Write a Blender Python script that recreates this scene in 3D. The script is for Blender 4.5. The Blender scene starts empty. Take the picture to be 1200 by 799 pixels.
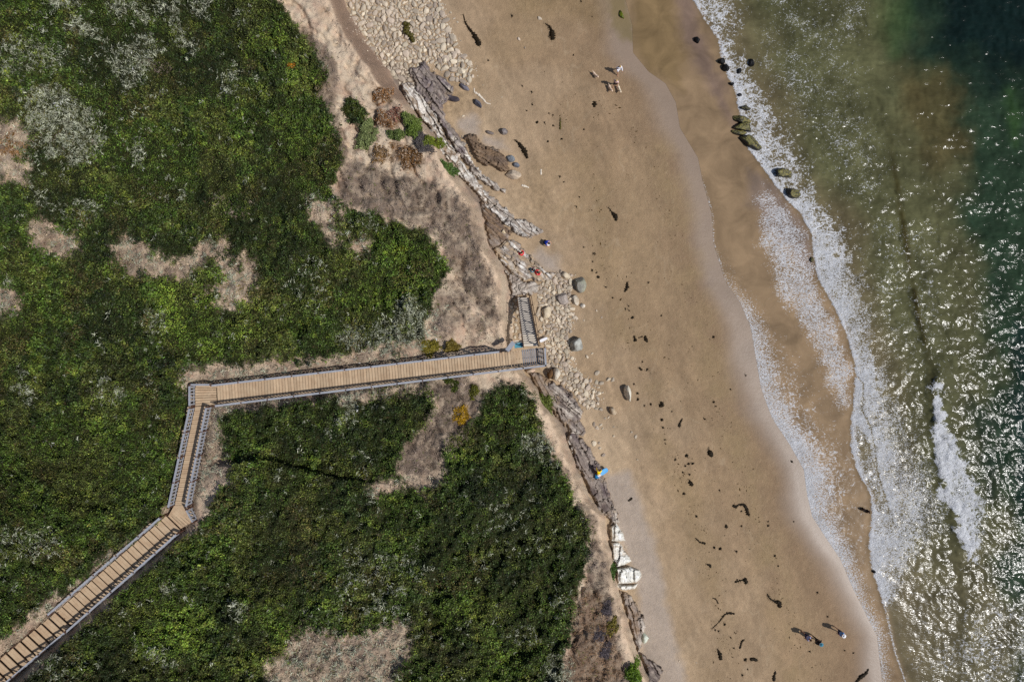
import bpy, bmesh, math, random
import numpy as np
from mathutils import Vector, Matrix, Euler

random.seed(7)
rng = np.random.default_rng(7)
scene = bpy.context.scene
COL = scene.collection
CZ = 73.0            # camera height above the water (m)
PI = math.pi

# ------------------------------------------------------------------ helpers
def srgb(r, g, b):
    f = lambda c: (c/255/12.92) if c/255 <= 0.04045 else ((c/255+0.055)/1.055)**2.4
    return np.array([f(r), f(g), f(b)])

def W(px, py, z):
    k = (CZ - z)/800.0
    return (px-600.0)*k, (399.5-py)*k, z

def Wv(px, py, z):
    return Vector(W(px, py, z))

_tab = rng.random((256, 256))
def vn(x, y, seed=0):
    x = np.asarray(x, float) + seed*17.31; y = np.asarray(y, float) + seed*9.77
    xi = np.floor(x).astype(int); yi = np.floor(y).astype(int)
    fx = x-xi; fy = y-yi
    fx = fx*fx*(3-2*fx); fy = fy*fy*(3-2*fy)
    a = _tab[xi & 255, yi & 255]; b = _tab[(xi+1) & 255, yi & 255]
    c = _tab[xi & 255, (yi+1) & 255]; d = _tab[(xi+1) & 255, (yi+1) & 255]
    return (a*(1-fx)+b*fx)*(1-fy) + (c*(1-fx)+d*fx)*fy

def fbm(x, y, scale, octv=4, seed=0, gain=0.5):
    s = 0; a = 1; t = 0
    ca, sa = math.cos(0.6), math.sin(0.6)
    X = np.asarray(x, float)/scale; Y = np.asarray(y, float)/scale
    for o in range(octv):
        s = s + a*vn(X, Y, seed+o*3); t += a; a *= gain
        X, Y = (X*ca - Y*sa)*2.03, (X*sa + Y*ca)*2.03
    return s/t - 0.5            # about -0.35 .. 0.35

def sm(a, b, x):
    t = np.clip((x-a)/(b-a), 0, 1)
    return t*t*(3-2*t)

def sdf(px, py, poly):
    """positive inside"""
    P = np.array(poly, float)
    d2 = np.full(px.shape, 1e18); ins = np.zeros(px.shape, bool)
    for i in range(len(P)):
        x0, y0 = P[i]; x1, y1 = P[(i+1) % len(P)]
        ex, ey = x1-x0, y1-y0
        wx, wy = px-x0, py-y0
        t = np.clip((wx*ex+wy*ey)/(ex*ex+ey*ey+1e-9), 0, 1)
        d2 = np.minimum(d2, (wx-t*ex)**2+(wy-t*ey)**2)
        c = (y0 > py) != (y1 > py)
        with np.errstate(divide='ignore', invalid='ignore'):
            xi = ex*(py-y0)/(y1-y0 if y1 != y0 else 1e-9)+x0
        ins ^= c & (px < xi)
    d = np.sqrt(d2)
    return np.where(ins, d, -d)

def pmask(px, py, poly, blur=4, wob=6, seed=1, wscale=14):
    P = np.array(poly, float)
    m = blur+wob+4
    out = np.zeros(px.shape)
    sel = (px > P[:, 0].min()-m) & (px < P[:, 0].max()+m) & (py > P[:, 1].min()-m) & (py < P[:, 1].max()+m)
    if not sel.any(): return out
    x, y = px[sel], py[sel]
    d = sdf(x, y, P) + (wob*2.6*fbm(x, y, wscale, 4, seed, .6) if wob else 0)
    out[sel] = sm(-blur, blur, d)
    return out

def pldist(px, py, pts):
    """distance to a polyline and the parameter along it"""
    P = np.array(pts, float); best = np.full(px.shape, 1e18); par = np.zeros(px.shape)
    for i in range(len(P)-1):
        ex, ey = P[i+1]-P[i]
        wx, wy = px-P[i][0], py-P[i][1]
        t = np.clip((wx*ex+wy*ey)/(ex*ex+ey*ey+1e-9), 0, 1)
        d = (wx-t*ex)**2+(wy-t*ey)**2
        m = d < best
        best = np.where(m, d, best); par = np.where(m, i+t, par)
    return np.sqrt(best), par

def curve(pts):
    ys = np.array([p[1] for p in pts], float); xs = np.array([p[0] for p in pts], float)
    return lambda y: np.interp(y, ys, xs)

# ------------------------------------------------------------------ traced lines (x, y in photo pixels)
FOOT = curve([(100,-3000),(372,-120),(384,-40),(404,0),(420,35),(441,62),(456,80),(466,104),(478,122),(492,140),(512,160),(520,182),(530,200),
              (545,218),(560,238),(566,262),(571,285),(588,312),(598,345),(600,385),(602,420),(612,438),(634,464),(652,490),(664,516),
              (674,546),(690,580),(705,604),(711,630),(717,660),(723,690),(734,720),(745,760),(766,800),(800,860),(2200,3500)])
FW = curve([(14,-3000),(18,0),(22,60),(20,95),(9,125),(8,230),(12,262),(10,300),(12,360),(10,400),(6,440),(8,520),(6,600),(7,700),(8,800),(8,3000)])
WA = curve([(300,-3000),(700,-120),(726,-30),(733,0),(741,30),(742,62),(760,84),(780,98),(792,120),(797,150),(806,165),(818,185),(824,215),(834,250),(836,285),
            (850,330),(868,355),(880,385),(886,420),(892,455),(905,490),(925,520),(942,550),(946,580),(952,605),(968,630),(985,655),
            (1000,690),(1015,720),(1028,745),(1030,765),(1034,799),(1052,840),(2600,3500)])
WB = curve([(400,-3000),(780,-80),(813,0),(826,25),(840,42),(847,75),(858,100),(865,120),(868,150),(880,178),(900,205),(920,232),(938,250),(950,272),
            (953,300),(960,330),(975,355),(990,385),(1000,420),(1003,440),(999,480),(997,520),(1004,550),(1020,580),(1022,600),
            (1018,640),(1022,668),(1033,700),(1040,730),(1048,765),(1060,799),(1090,850),(2700,3500)])

DECKC = [(640,413,7.2),(612,418,7.2),(253,462,9.4),(241,463,9.4),(237,476,9.4),(213,592,10.6),(210,608,10.7),(100,702,13.2),(0,790,15.3),(-80,860,16.6)]

def gully(px, py):
    d, t = pldist(px, py, [(240,548),(290,541),(320,540),(350,550),(400,562),(440,566)])
    return d, t

def Z(px, py, canopy=False, F=None):
    px = np.asarray(px, float); py = np.asarray(py, float)
    px, py = np.broadcast_arrays(px, py)
    ft = FOOT(py); wa = WA(py)
    near = np.exp(-(((px-600)/1400)**2+((py-400)/1400)**2))
    wobble = near*9*fbm(px, py, 22, 4, 11)
    d = (ft-px)*0.82 + wobble
    w = FW(py)
    # sand
    s = (wa-px)/np.maximum(wa-ft, 30)
    zs = 1.4*np.clip(s, 0, 1) - 0.012*np.clip(px-wa, 0, 250) - 0.002*np.clip(px-wa-250, 0, 2500)
    fade = sm(0, 40, wa-px)
    zs = zs + fade*(0.22*fbm(px, py, 60, 4, 3) + 0.05*fbm(px, py, 5, 3, 5)*near)
    # bluff
    rim = 5.0 + 1.0*fbm(px, py, 70, 2, 9)
    zb = zs + (rim)*sm(-1, w, d) + np.clip(d-w, 0, 700)*0.0088 + 0.9*sm(0, 120, d-w)
    zb = zb + 3.6*np.clip(((213-px)+(py-605))/400, 0, 1.1)*sm(-40, 60, py-560)
    inl = sm(2, 60, d)
    zb = zb + inl*(1.6*fbm(px, py, 110, 3, 21) + 1.1*near*fbm(px, py, 30, 3, 23))
    er = sm(4, 30, d)*sm(190, 110, d)*near
    zb = zb - er*.55*np.maximum(.12-np.abs(fbm(px*.9-py*.3, py*.6+px*.2, 20, 4, 25)), 0)/.12*np.clip(sm(420, 380, py)+sm(600, 640, py), 0, 1)
    # rough cliff
    cl = sm(-2, 3, d)*near
    zb = zb + cl*(0.55*fbm(px, py, 9, 4, 31, .6) + 0.5*np.abs(fbm(px*1.0+py*.4, py, 14, 3, 33)))
    # scarp across the lower scrub
    ln = curve([(0,0),(1,1)])
    gy = np.interp(px, [240, 290, 320, 350, 400, 440, 470], [548, 541, 540, 550, 562, 566, 566])
    amp = sm(230, 275, px)*(1-sm(425, 470, px))
    zb = zb + 1.3*amp*sm(-1.5, 1.5, py-gy)*(1-sm(10, 110, py-gy))
    dd, _ = pldist(px, py, [(512, 688), (505, 715), (515, 740)])
    zb = zb - 1.6*np.exp(-(dd/12)**2)*.8
    z = np.where(d > -1.5, np.maximum(zb, zs), zs)
    # keep the ground under the boardwalk
    m = (px > -120) & (px < 660) & (py > 380) & (py < 900)
    if m.any():
        P = np.array(DECKC)
        dist, t = pldist(px[m], py[m], P[:, :2])
        dz = np.interp(t, np.arange(len(P)), P[:, 2])
        lim = dz - 0.75 + np.clip(dist-11, 0, 60)*0.09
        below = dz - 1.7
        zz = z[m]
        inland = d[m] > 8
        zz = np.where(inland, np.minimum(zz, lim), zz)
        zz = np.where(inland & (dist < 16), np.maximum(zz, below), zz)
        z = z.copy(); z[m] = zz
    if canopy:
        if F is None: F = fields(px, py)
        c = F['veg']*(0.5 + 1.2*fbm(px, py, 14, 3, 41) + 1.25*fbm(px, py, 5.5, 3, 43))
        c = c + F['brush']*(0.28+0.9*fbm(px, py, 7, 3, 45))
        z = z + np.maximum(c, 0)
    return z

# ------------------------------------------------------------------ cover masks on the bluff
BARE = [
 [(-40,138),(8,142),(30,150),(34,166),(28,176),(20,184),(34,196),(26,212),(-40,210)],
 [(32,262),(48,258),(62,266),(86,278),(88,290),(76,300),(56,294),(42,284)],
 [(-40,330),(6,332),(16,344),(24,354),(16,364),(-40,364)],
 [(132,288),(150,280),(166,290),(186,300),(204,308),(226,302),(236,290),(252,284),(264,286),(256,296),(242,304),(228,314),(212,324),(184,322),(166,318),(148,322),(140,304)],
 [(256,306),(270,304),(292,322),(290,348),(276,352),(270,362),(256,352),(248,340),(262,330)],
 [(286,300),(296,306),(294,338),(286,330)],
 [(360,232),(372,238),(398,236),(402,246),(384,256),(392,268),(396,284),(388,280),(378,262),(362,252)],
 [(408,278),(420,280),(430,286),(424,294),(414,288)],
 [(212,436),(240,432),(254,428),(280,430),(330,425),(372,425),(430,412),(470,404),(500,399),(640,392),(640,420),(240,462),(212,452)],
 [(244,476),(268,470),(320,466),(340,466),(300,474),(272,478),(256,484),(254,510),(258,532),(268,548),(262,560),(246,560),(236,580),(228,590),(224,570),(236,520)],
 [(-30,770),(20,742),(46,716),(62,700),(76,704),(100,682),(130,650),(134,656),(104,690),(60,730),(10,766),(-30,800)],
 [(312,799),(318,778),(336,770),(342,748),(358,738),(378,740),(410,744),(440,738),(478,732),(482,746),(478,770),(462,790),(460,860),(312,860)],
 [(400,470),(410,466),(425,468),(560,442),(610,430),(600,445),(570,450),(480,450),(430,464)],
 [(432,570),(470,566),(500,562),(514,552),(520,562),(500,570),(470,572),(440,576)],
]
VEGPOLY = [
 [(-3000,-3000),(250,-3000),(306,-60),(328,0),(340,16),(352,34),(368,50),(376,70),(386,92),(378,110),(390,140),(398,160),(402,190),(396,204),(388,218),
  (400,236),(420,246),(440,248),(452,258),(478,264),(500,270),(508,284),(522,300),(528,318),(520,334),(512,344),(506,366),(498,388),(500,412),(300,436),(240,440),
  (216,440),(222,450),(222,472),(200,590),(190,606),(60,714),(0,752),(-80,830),(-3000,2500)],
 [(254,488),(266,480),(300,476),(420,462),(500,446),(506,462),(512,478),(500,500),(476,520),(466,548),(470,562),(500,570),(520,560),(520,540),(524,520),(556,490),(570,462),(590,446),(612,450),(628,468),(632,490),
  (636,508),(650,536),(664,562),(678,592),(692,618),(690,650),(680,690),(674,730),(662,770),(656,860),(720,3500),(-3000,3500),(-120,890),(30,799),(90,740),(214,630),(244,604),(250,584),(270,562),(268,546),(256,530)],
 [(404,118),(420,120),(432,134),(424,150),(408,142)],
]
SILVER = [
 ([(20,110),(60,96),(88,118),(112,136),(116,168),(104,186),(76,190),(50,176),(30,156)], .95),
 ([(80,16),(104,30),(112,44),(92,44),(78,30)], .95),
 ([(128,52),(156,48),(172,40),(190,60),(178,76),(160,96),(148,106),(136,88)], .85),
 ([(150,0),(176,0),(210,0),(214,30),(232,54),(226,66),(206,48),(196,20),(160,22)], .6),
 ([(124,-10),(150,-4),(146,24),(130,20)], .8),
 ([(54,-10),(100,-10),(98,14),(60,10)], .8),
 ([(218,-10),(240,-10),(248,16),(228,22)], .9),
 ([(270,4),(290,6),(288,20),(272,16)], .7),
 ([(0,40),(40,46),(40,82),(0,90)], .35),
 ([(40,50),(76,60),(72,82),(44,76)], .5),
 ([(248,84),(274,84),(276,110),(256,118)], .45),
 ([(150,160),(172,164),(170,196),(152,196)], .35),
 ([(30,220),(110,230),(124,256),(90,262),(40,244)], .3),
 ([(170,356),(196,366),(194,390),(176,398),(166,376)], .5),
 ([(196,214),(216,214),(212,232),(198,230)], .4),
 ([(20,440),(40,444),(36,472),(22,470)], .5),
 ([(120,440),(150,456),(140,484),(116,470)], .35),
 ([(396,392),(440,388),(470,350),(480,340),(500,372),(520,360),(512,392),(500,402),(460,412),(430,410),(402,400)], .97),
 ([(396,376),(420,380),(410,400),(396,396)], .5),
 ([(378,464),(420,462),(416,500),(404,498),(398,478)], .8),
 ([(420,528),(434,530),(430,560),(416,552)], .3),
 ([(612,506),(634,510),(650,530),(652,546),(634,540),(616,524)], .95),
 ([(188,680),(202,686),(200,700),(190,694)], .7),
 ([(174,760),(200,766),(196,786),(176,780)], .4),
 ([(270,706),(286,710),(280,722),(270,718)], .6),
 ([(30,770),(90,760),(96,800),(30,800)], .25),
 ([(400,640),(480,650),(470,720),(380,730),(390,680)], .22),
 ([(650,680),(662,690),(658,720),(648,706)], .4),
 ([(600,730),(624,730),(620,752),(600,748)], .5),
 ([(646,760),(668,770),(664,812),(640,812)], .9),
 ([(560,590),(620,570),(640,640),(590,660)], .18),
 ([(0,620),(70,616),(74,650),(0,660)], .3),
 ([(340,290),(400,300),(380,370),(330,360)], .18),
]
YEL = [
 ([(310,10),(345,20),(372,60),(384,100),(370,120),(340,110),(320,80),(312,40)], .7),
 ([(235,0),(330,0),(320,60),(260,60)], .5),
 ([(320,120),(390,150),(396,200),(350,230),(330,180)], .4),
 ([(186,330),(240,318),(262,312),(300,330),(300,400),(262,424),(210,414),(186,370)], 1.2),
 ([(380,290),(520,290),(510,340),(440,380),(380,350)], .35),
 ([(460,284),(482,286),(480,300),(464,304)], 1.0),
 ([(150,690),(230,700),(260,760),(170,780)], .7),
 ([(280,700),(350,690),(340,760),(290,790)], .6),
 ([(520,690),(650,700),(640,799),(500,799)], .4),
 ([(60,480),(150,490),(140,540),(70,540)], .4),
 ([(280,480),(400,500),(380,560),(300,550)], .3),
 ([(116,300),(170,296),(180,330),(120,326)], .6),
]
BRUSH = [
 ([(402,186),(430,190),(452,196),(480,212),(510,216),(540,232),(556,256),(566,282),(560,300),(574,322),(580,352),(586,372),(572,376),(556,352),(540,330),(528,312),(520,296),(500,268),(470,258),(430,248),(396,236),(398,210)], .85),
 ([(356,36),(376,52),(390,70),(398,90),(392,116),(400,150),(410,180),(400,186),(386,140),(374,110),(376,84),(362,58)], .8),
 ([(512,330),(540,336),(552,352),(548,372),(520,392),(506,390),(508,360)], .7),
 ([(546,370),(580,366),(578,384),(548,392)], .6),
 ([(500,448),(540,442),(572,458),(560,490),(530,530),(520,552),(480,562),(464,552),(474,520),(498,500),(510,476)], .95),
 ([(632,500),(650,530),(664,558),(680,590),(696,604),(702,640),(712,650),(716,690),(722,720),(728,760),(740,800),(700,860),(664,850),(666,770),(678,720),(690,670),(694,620),(676,590),(660,560),(640,520)], .8),
 ([(348,740),(400,742),(404,780),(380,799),(350,780)], .75),
 ([(410,752),(450,746),(470,780),(430,799),(408,790)], .55),
 ([(160,70),(200,74),(200,92),(170,90)], .6),
 ([(120,296),(170,292),(172,322),(126,318)], .6),
 ([(0,344),(22,350),(20,368),(0,366)], .6),
 ([(34,152),(110,156),(100,186),(40,180)], .15),
 ([(244,230),(296,236),(292,256),(250,254)], .35),
 ([(36,630),(62,634),(58,650),(40,650)], .6),
 ([(100,452),(120,454),(118,468),(102,466)], .3),
]
RUST = [
 ([(434,110),(444,103),(456,106),(462,116),(458,122),(440,118)], 1.0),
 ([(440,138),(452,130),(474,132),(472,144),(456,150),(440,148)], .8),
 ([(456,168),(480,168),(496,186),(488,204),(470,196),(460,184)], .8),
 ([(434,176),(454,174),(456,188),(440,186)], .7),
 ([(0,164),(34,168),(30,184),(0,180)], .9),
 ([(36,270),(86,278),(84,296),(50,292)], .2),
 ([(664,700),(700,690),(720,730),(730,790),(690,830),(664,790)], .45),
 ([(530,300),(546,310),(540,340),(528,334)], .25),
]

def px_in(x): return np.where(x < 500, 1.0, .25)
def PX_FAR(px): return np.where(px < 480, 1.0, .4)
def fields(px, py):
    px = np.asarray(px, float); py = np.asarray(py, float)
    veg = np.zeros(px.shape)
    veg = np.maximum(veg, pmask(px, py, VEGPOLY[0], 4.5, 7, 2, 9))
    veg = np.maximum(veg, pmask(px, py, VEGPOLY[1], 4.5, 6, 4, 9))
    veg = np.maximum(veg, pmask(px, py, VEGPOLY[2], 2.0, 3, 5, 8))
    bare = np.zeros(px.shape); halo = np.zeros(px.shape)
    for i, p in enumerate(BARE):
        halo = np.maximum(halo, pmask(px, py, p, 13, 10, 60+i, 12))
        bare = np.maximum(bare, pmask(px, py, p, 8, 12, 60+i, 8))
    silver = np.zeros(px.shape)
    for i, (p, a) in enumerate(SILVER):
        silver = np.maximum(silver, a*pmask(px, py, p, 8, 9, 90+i, 12))
    brush = np.zeros(px.shape)
    for i, (p, a) in enumerate(BRUSH):
        brush = np.maximum(brush, a*pmask(px, py, p, 5, 8, 120+i, 12))
    yel = np.zeros(px.shape)
    for i, (p, a) in enumerate(YEL):
        yel = np.maximum(yel, a*pmask(px, py, p, 14, 12, 150+i, 26))
    rust = np.zeros(px.shape)
    for i, (p, a) in enumerate(RUST):
        rust = np.maximum(rust, a*pmask(px, py, p, 3, 5, 180+i, 7))
    P = np.array(DECKC)
    hn = fbm(px, py, 6, 3, 199)
    bare = np.clip(bare - 1.2*np.maximum(fbm(px, py, 10, 3, 198), 0)*(PX_FAR(px)), 0, 1)
    veg = veg*(1-np.clip(bare*.95 + halo*(.35+1.6*hn), 0, .97))
    brush = np.maximum(brush, np.clip(halo*(.5+1.6*hn), 0, .9)*(px < 520))
    silver = np.maximum(silver, np.clip(halo*(.3-1.5*hn), 0, .5)*(px < 480))
    return dict(veg=veg, bare=bare, silver=silver, brush=brush, yel=yel, rust=rust)

def mixc(c, d, f):
    return c*(1-f[..., None]) + d*f[..., None]

# ------------------------------------------------------------------ sand / soil colour
C_TAN = srgb(172,146,114); C_TAN2 = srgb(160,133,101); C_DRY = srgb(184,160,128)
C_WET = srgb(143,118,90); C_MAUVE = srgb(152,132,112); C_GREY = srgb(178,162,144)
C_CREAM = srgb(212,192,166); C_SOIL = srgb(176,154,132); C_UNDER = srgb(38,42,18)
def ground_colour(px, py, F):
    n = fbm(px, py, 90, 4, 201); n2 = fbm(px, py, 22, 4, 203); n3 = fbm(px, py, 6, 3, 205)
    ft = FOOT(py); wa = WA(py)
    c = np.ones(px.shape+(3,))*C_TAN
    t = (px-ft)/np.maximum(wa-ft, 40)
    c = mixc(c, C_DRY*1.08, sm(.38, 0, t + n*.4)*.95)
    c = mixc(c, C_TAN2, sm(.38, .62, t + n*.7)*.85)
    c = mixc(c, C_WET, sm(.6, .9, t + n*.5)*.85)
    c = mixc(c, C_MAUVE, sm(42, 12, wa-px + n*30)*.85)
    ar = fbm(px*.9+py*.25, py*.45-px*.1, 46, 4, 207); ar2 = np.abs(ar-.02)
    dryz = sm(30, 90, wa-px)
    al = px*.40+py*.92; ac = px*.92-py*.40
    stk = fbm(al*.28, ac, 5, 4, 215, .65); stk2 = fbm(al*.3, ac, 16, 3, 217)
    c = c*(1+(stk*.42+stk2*.42)[..., None]*dryz[..., None])
    c = mixc(c, srgb(172,146,110), np.clip(.1+n*2.2, 0, .55)*dryz)
    c = mixc(c, srgb(150,126,96), np.clip(sm(.0, .012, ar)*.30*dryz, 0, 1))
    c = mixc(c, srgb(186,164,132), np.exp(-(ar2/.006)**2)*.35*dryz)
    fp = fbm(px, py, 3.2, 2, 209); fz = sm(.62, .1, t)*np.clip(.5+n*2, 0, 1)
    c = c*(1+(fp*.8*fz*sm(0, 40, wa-px))[..., None])
    rk = sm(34, 4, px-ft+n3*30)*sm(60, 90, py)*sm(350, 330, py)+sm(20, 4, px-ft+n3*20)*sm(436, 450, py)*sm(600, 570, py)
    c = mixc(c, srgb(128,114,102), np.clip(rk*(.75+n2*2+n3*2), 0, .9))
    c = mixc(c, srgb(120,104,52), pmask(px, py, [(712,-20),(734,-20),(740,30),(744,50),(730,44),(718,26)], 6, 6, 300, 12)*.6)
    c = mixc(c, srgb(132,110,70), pmask(px, py, [(600,-40),(722,-40),(728,20),(700,40),(660,20),(610,10)], 20, 12, 301, 30)*.35)
    # pale drained sand along the foot
    for i, p in enumerate([[(704,560),(738,550),(752,590),(768,640),(780,700),(796,760),(808,860),(770,860),(745,740),(752,700),(724,620)],
                           [(536,140),(556,136),(565,142),(560,158),(548,160),(536,150)], [(570,164),(590,164),(594,174),(576,178)],
                           [(634,290),(650,300),(660,320),(636,318),(624,300)]]):
        c = mixc(c, C_GREY, pmask(px, py, p, 7, 6, 310+i, 20)*.9)
    # wrack band, darker
    d, _ = pldist(px, py, [(690,180),(700,260),(712,360),(740,400),(760,440),(780,520),(812,600),(830,680),(836,760),(846,840)])
    c = mixc(c, srgb(140,118,84), np.exp(-(d/24)**2)*np.clip(.25+n2*1.4, 0, .5))
    d, _ = pldist(px, py, [(780,180),(812,330),(838,450),(866,540),(890,610),(914,700),(930,790)])
    c = mixc(c, srgb(150,128,92), np.exp(-(d/20)**2)*np.clip(.3+n2*1.6, 0, .6))
    c = c*np.array([.84,.85,.90])*(1+ n[..., None]*.14 + n2[..., None]*.22 + n3[..., None]*.16*(sm(0, 60, wa-px)[..., None]))
    # bluff
    dd = (ft-px)*.82 + 9*fbm(px, py, 22, 4, 11)
    b = np.ones(px.shape+(3,))*C_CREAM
    b = mixc(b, C_SOIL, np.clip(.4+n2*2.2, 0, 1))
    b = mixc(b, srgb(176,144,124), np.clip(.05+n3*1.8, 0, .6))
    face = sm(-2, 1, dd)*sm(1.05, .8, dd/FW(py))
    rock = srgb(146,122,104)
    b = mixc(b, rock, face*np.where(py < 118, .95, .1))
    rimm = np.exp(-((dd-FW(py)*1.1)/4.5)**2)
    b = mixc(b, srgb(214,188,160), rimm*.8)
    b = mixc(b, srgb(104,90,78), F['brush']*np.clip(.85+n3*1.5, 0, 1))
    b = mixc(b, srgb(104,72,40), F['rust']*.5)
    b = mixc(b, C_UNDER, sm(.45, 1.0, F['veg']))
    b = b*(1+n3[..., None]*.25+n2[..., None]*.2)
    onb = sm(-1.5, .8, dd)
    c = mixc(c, b, onb)
    wet = sm(46, 4, wa-px + n*26)
    return np.clip(c, .004, .9), wet, onb

# ------------------------------------------------------------------ mesh from a grid
def new_obj(name, me, mat=None, parent=None):
    o = bpy.data.objects.new(name, me); COL.objects.link(o)
    if mat is not None:
        me.materials.append(mat)
    if parent is not None: o.parent = parent
    return o

def mesh_np(name, V, Fq, smooth=True):
    me = bpy.data.meshes.new(name)
    k = Fq.shape[1]
    me.vertices.add(len(V)); me.vertices.foreach_set('co', np.ascontiguousarray(V, np.float32).ravel())
    me.loops.add(Fq.size); me.loops.foreach_set('vertex_index', np.ascontiguousarray(Fq, np.int32).ravel())
    me.polygons.add(len(Fq))
    me.polygons.foreach_set('loop_start', np.arange(0, Fq.size, k, dtype=np.int32))
    me.polygons.foreach_set('loop_total', np.full(len(Fq), k, np.int32))
    me.polygons.foreach_set('use_smooth', np.full(len(Fq), smooth, bool))
    me.update(calc_edges=True); me.validate()
    return me

def add_col(me, name, rgb):
    a = me.color_attributes.new(name, 'FLOAT_COLOR', 'POINT')
    c = np.ones((len(rgb), 4), np.float32); c[:, :3] = rgb
    a.data.foreach_set('color', c.ravel())

def add_f(me, name, v):
    a = me.attributes.new(name, 'FLOAT', 'POINT')
    a.data.foreach_set('value', np.ascontiguousarray(v, np.float32))

def grid_faces(ny, nx):
    i = np.arange(ny*nx).reshape(ny, nx)
    return np.stack([i[:-1, :-1].ravel(), i[1:, :-1].ravel(), i[1:, 1:].ravel(), i[:-1, 1:].ravel()], 1)

def compact(V, Fq, extras):
    used = np.unique(Fq); m = np.full(len(V), -1); m[used] = np.arange(len(used))
    return V[used], m[Fq], [e[used] for e in extras]

# ------------------------------------------------------------------ materials
class N:
    def __init__(s, name):
        s.m = bpy.data.materials.new(name); s.m.use_nodes = True
        s.t = s.m.node_tree; s.t.nodes.clear()
        s.out = s.n('ShaderNodeOutputMaterial'); s.b = s.n('ShaderNodeBsdfPrincipled')
        s.l(s.b.outputs[0], s.out.inputs[0])
    def n(s, t, **k):
        x = s.t.nodes.new(t)
        for a, v in k.items():
            if a in x.inputs: x.inputs[a].default_value = v
            else: setattr(x, a, v)
        return x
    def l(s, a, b): s.t.links.new(a, b)
    def attr(s, name):
        x = s.n('ShaderNodeAttribute'); x.attribute_name = name; return x
    def coord(s, kind='Object'):
        return s.n('ShaderNodeTexCoord').outputs[kind]
    def noise(s, scale, detail=4, rough=.55, dist=0, vec=None):
        x = s.n('ShaderNodeTexNoise'); x.inputs['Scale'].default_value = scale
        x.inputs['Detail'].default_value = detail; x.inputs['Roughness'].default_value = rough
        x.inputs['Distortion'].default_value = dist
        s.l(vec if vec is not None else s.coord(), x.inputs['Vector']); return x.outputs['Fac']
    def math(s, op, a, b=0.0, c=None, clamp=False):
        x = s.n('ShaderNodeMath'); x.operation = op; x.use_clamp = clamp
        for i, v in enumerate((a, b) if c is None else (a, b, c)):
            if isinstance(v, (int, float)): x.inputs[i].default_value = v
            else: s.l(v, x.inputs[i])
        return x.outputs[0]
    def map(s, v, a, b, c, d, smooth=False):
        x = s.n('ShaderNodeMapRange')
        if smooth: x.interpolation_type = 'SMOOTHSTEP'
        s.l(v, x.inputs[0])
        for i, q in enumerate((a, b, c, d)): x.inputs[i+1].default_value = q
        return x.outputs[0]
    def mix(s, f, a, b, mode='MIX'):
        x = s.n('ShaderNodeMix'); x.data_type = 'RGBA'; x.blend_type = mode
        for i, v in ((0, f), (6, a), (7, b)):
            if isinstance(v, (int, float)): x.inputs[i].default_value = v
            elif isinstance(v, (tuple, list, np.ndarray)): x.inputs[i].default_value = (*[float(q) for q in v[:3]], 1)
            else: s.l(v, x.inputs[i])
        return x.outputs[2]
    def scale(s, col, f):
        x = s.n('ShaderNodeVectorMath'); x.operation = 'SCALE'; s.l(col, x.inputs[0])
        if isinstance(f, (int, float)): x.inputs[3].default_value = f
        else: s.l(f, x.inputs[3])
        return x.outputs[0]
    def stretch(s, rot, sx, sy, sz=1):
        x = s.n('ShaderNodeMapping'); s.l(s.coord(), x.inputs[0])
        x.inputs['Rotation'].default_value = (0, 0, rot); x.inputs['Scale'].default_value = (sx, sy, sz)
        return x.outputs[0]
    def bump(s, h, strength, dist, prev=None):
        x = s.n('ShaderNodeBump'); s.l(h, x.inputs['Height'])
        if isinstance(strength, (int, float)): x.inputs['Strength'].default_value = strength
        else: s.l(strength, x.inputs['Strength'])
        x.inputs['Distance'].default_value = dist
        if prev is not None: s.l(prev, x.inputs['Normal'])
        return x.outputs[0]

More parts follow.
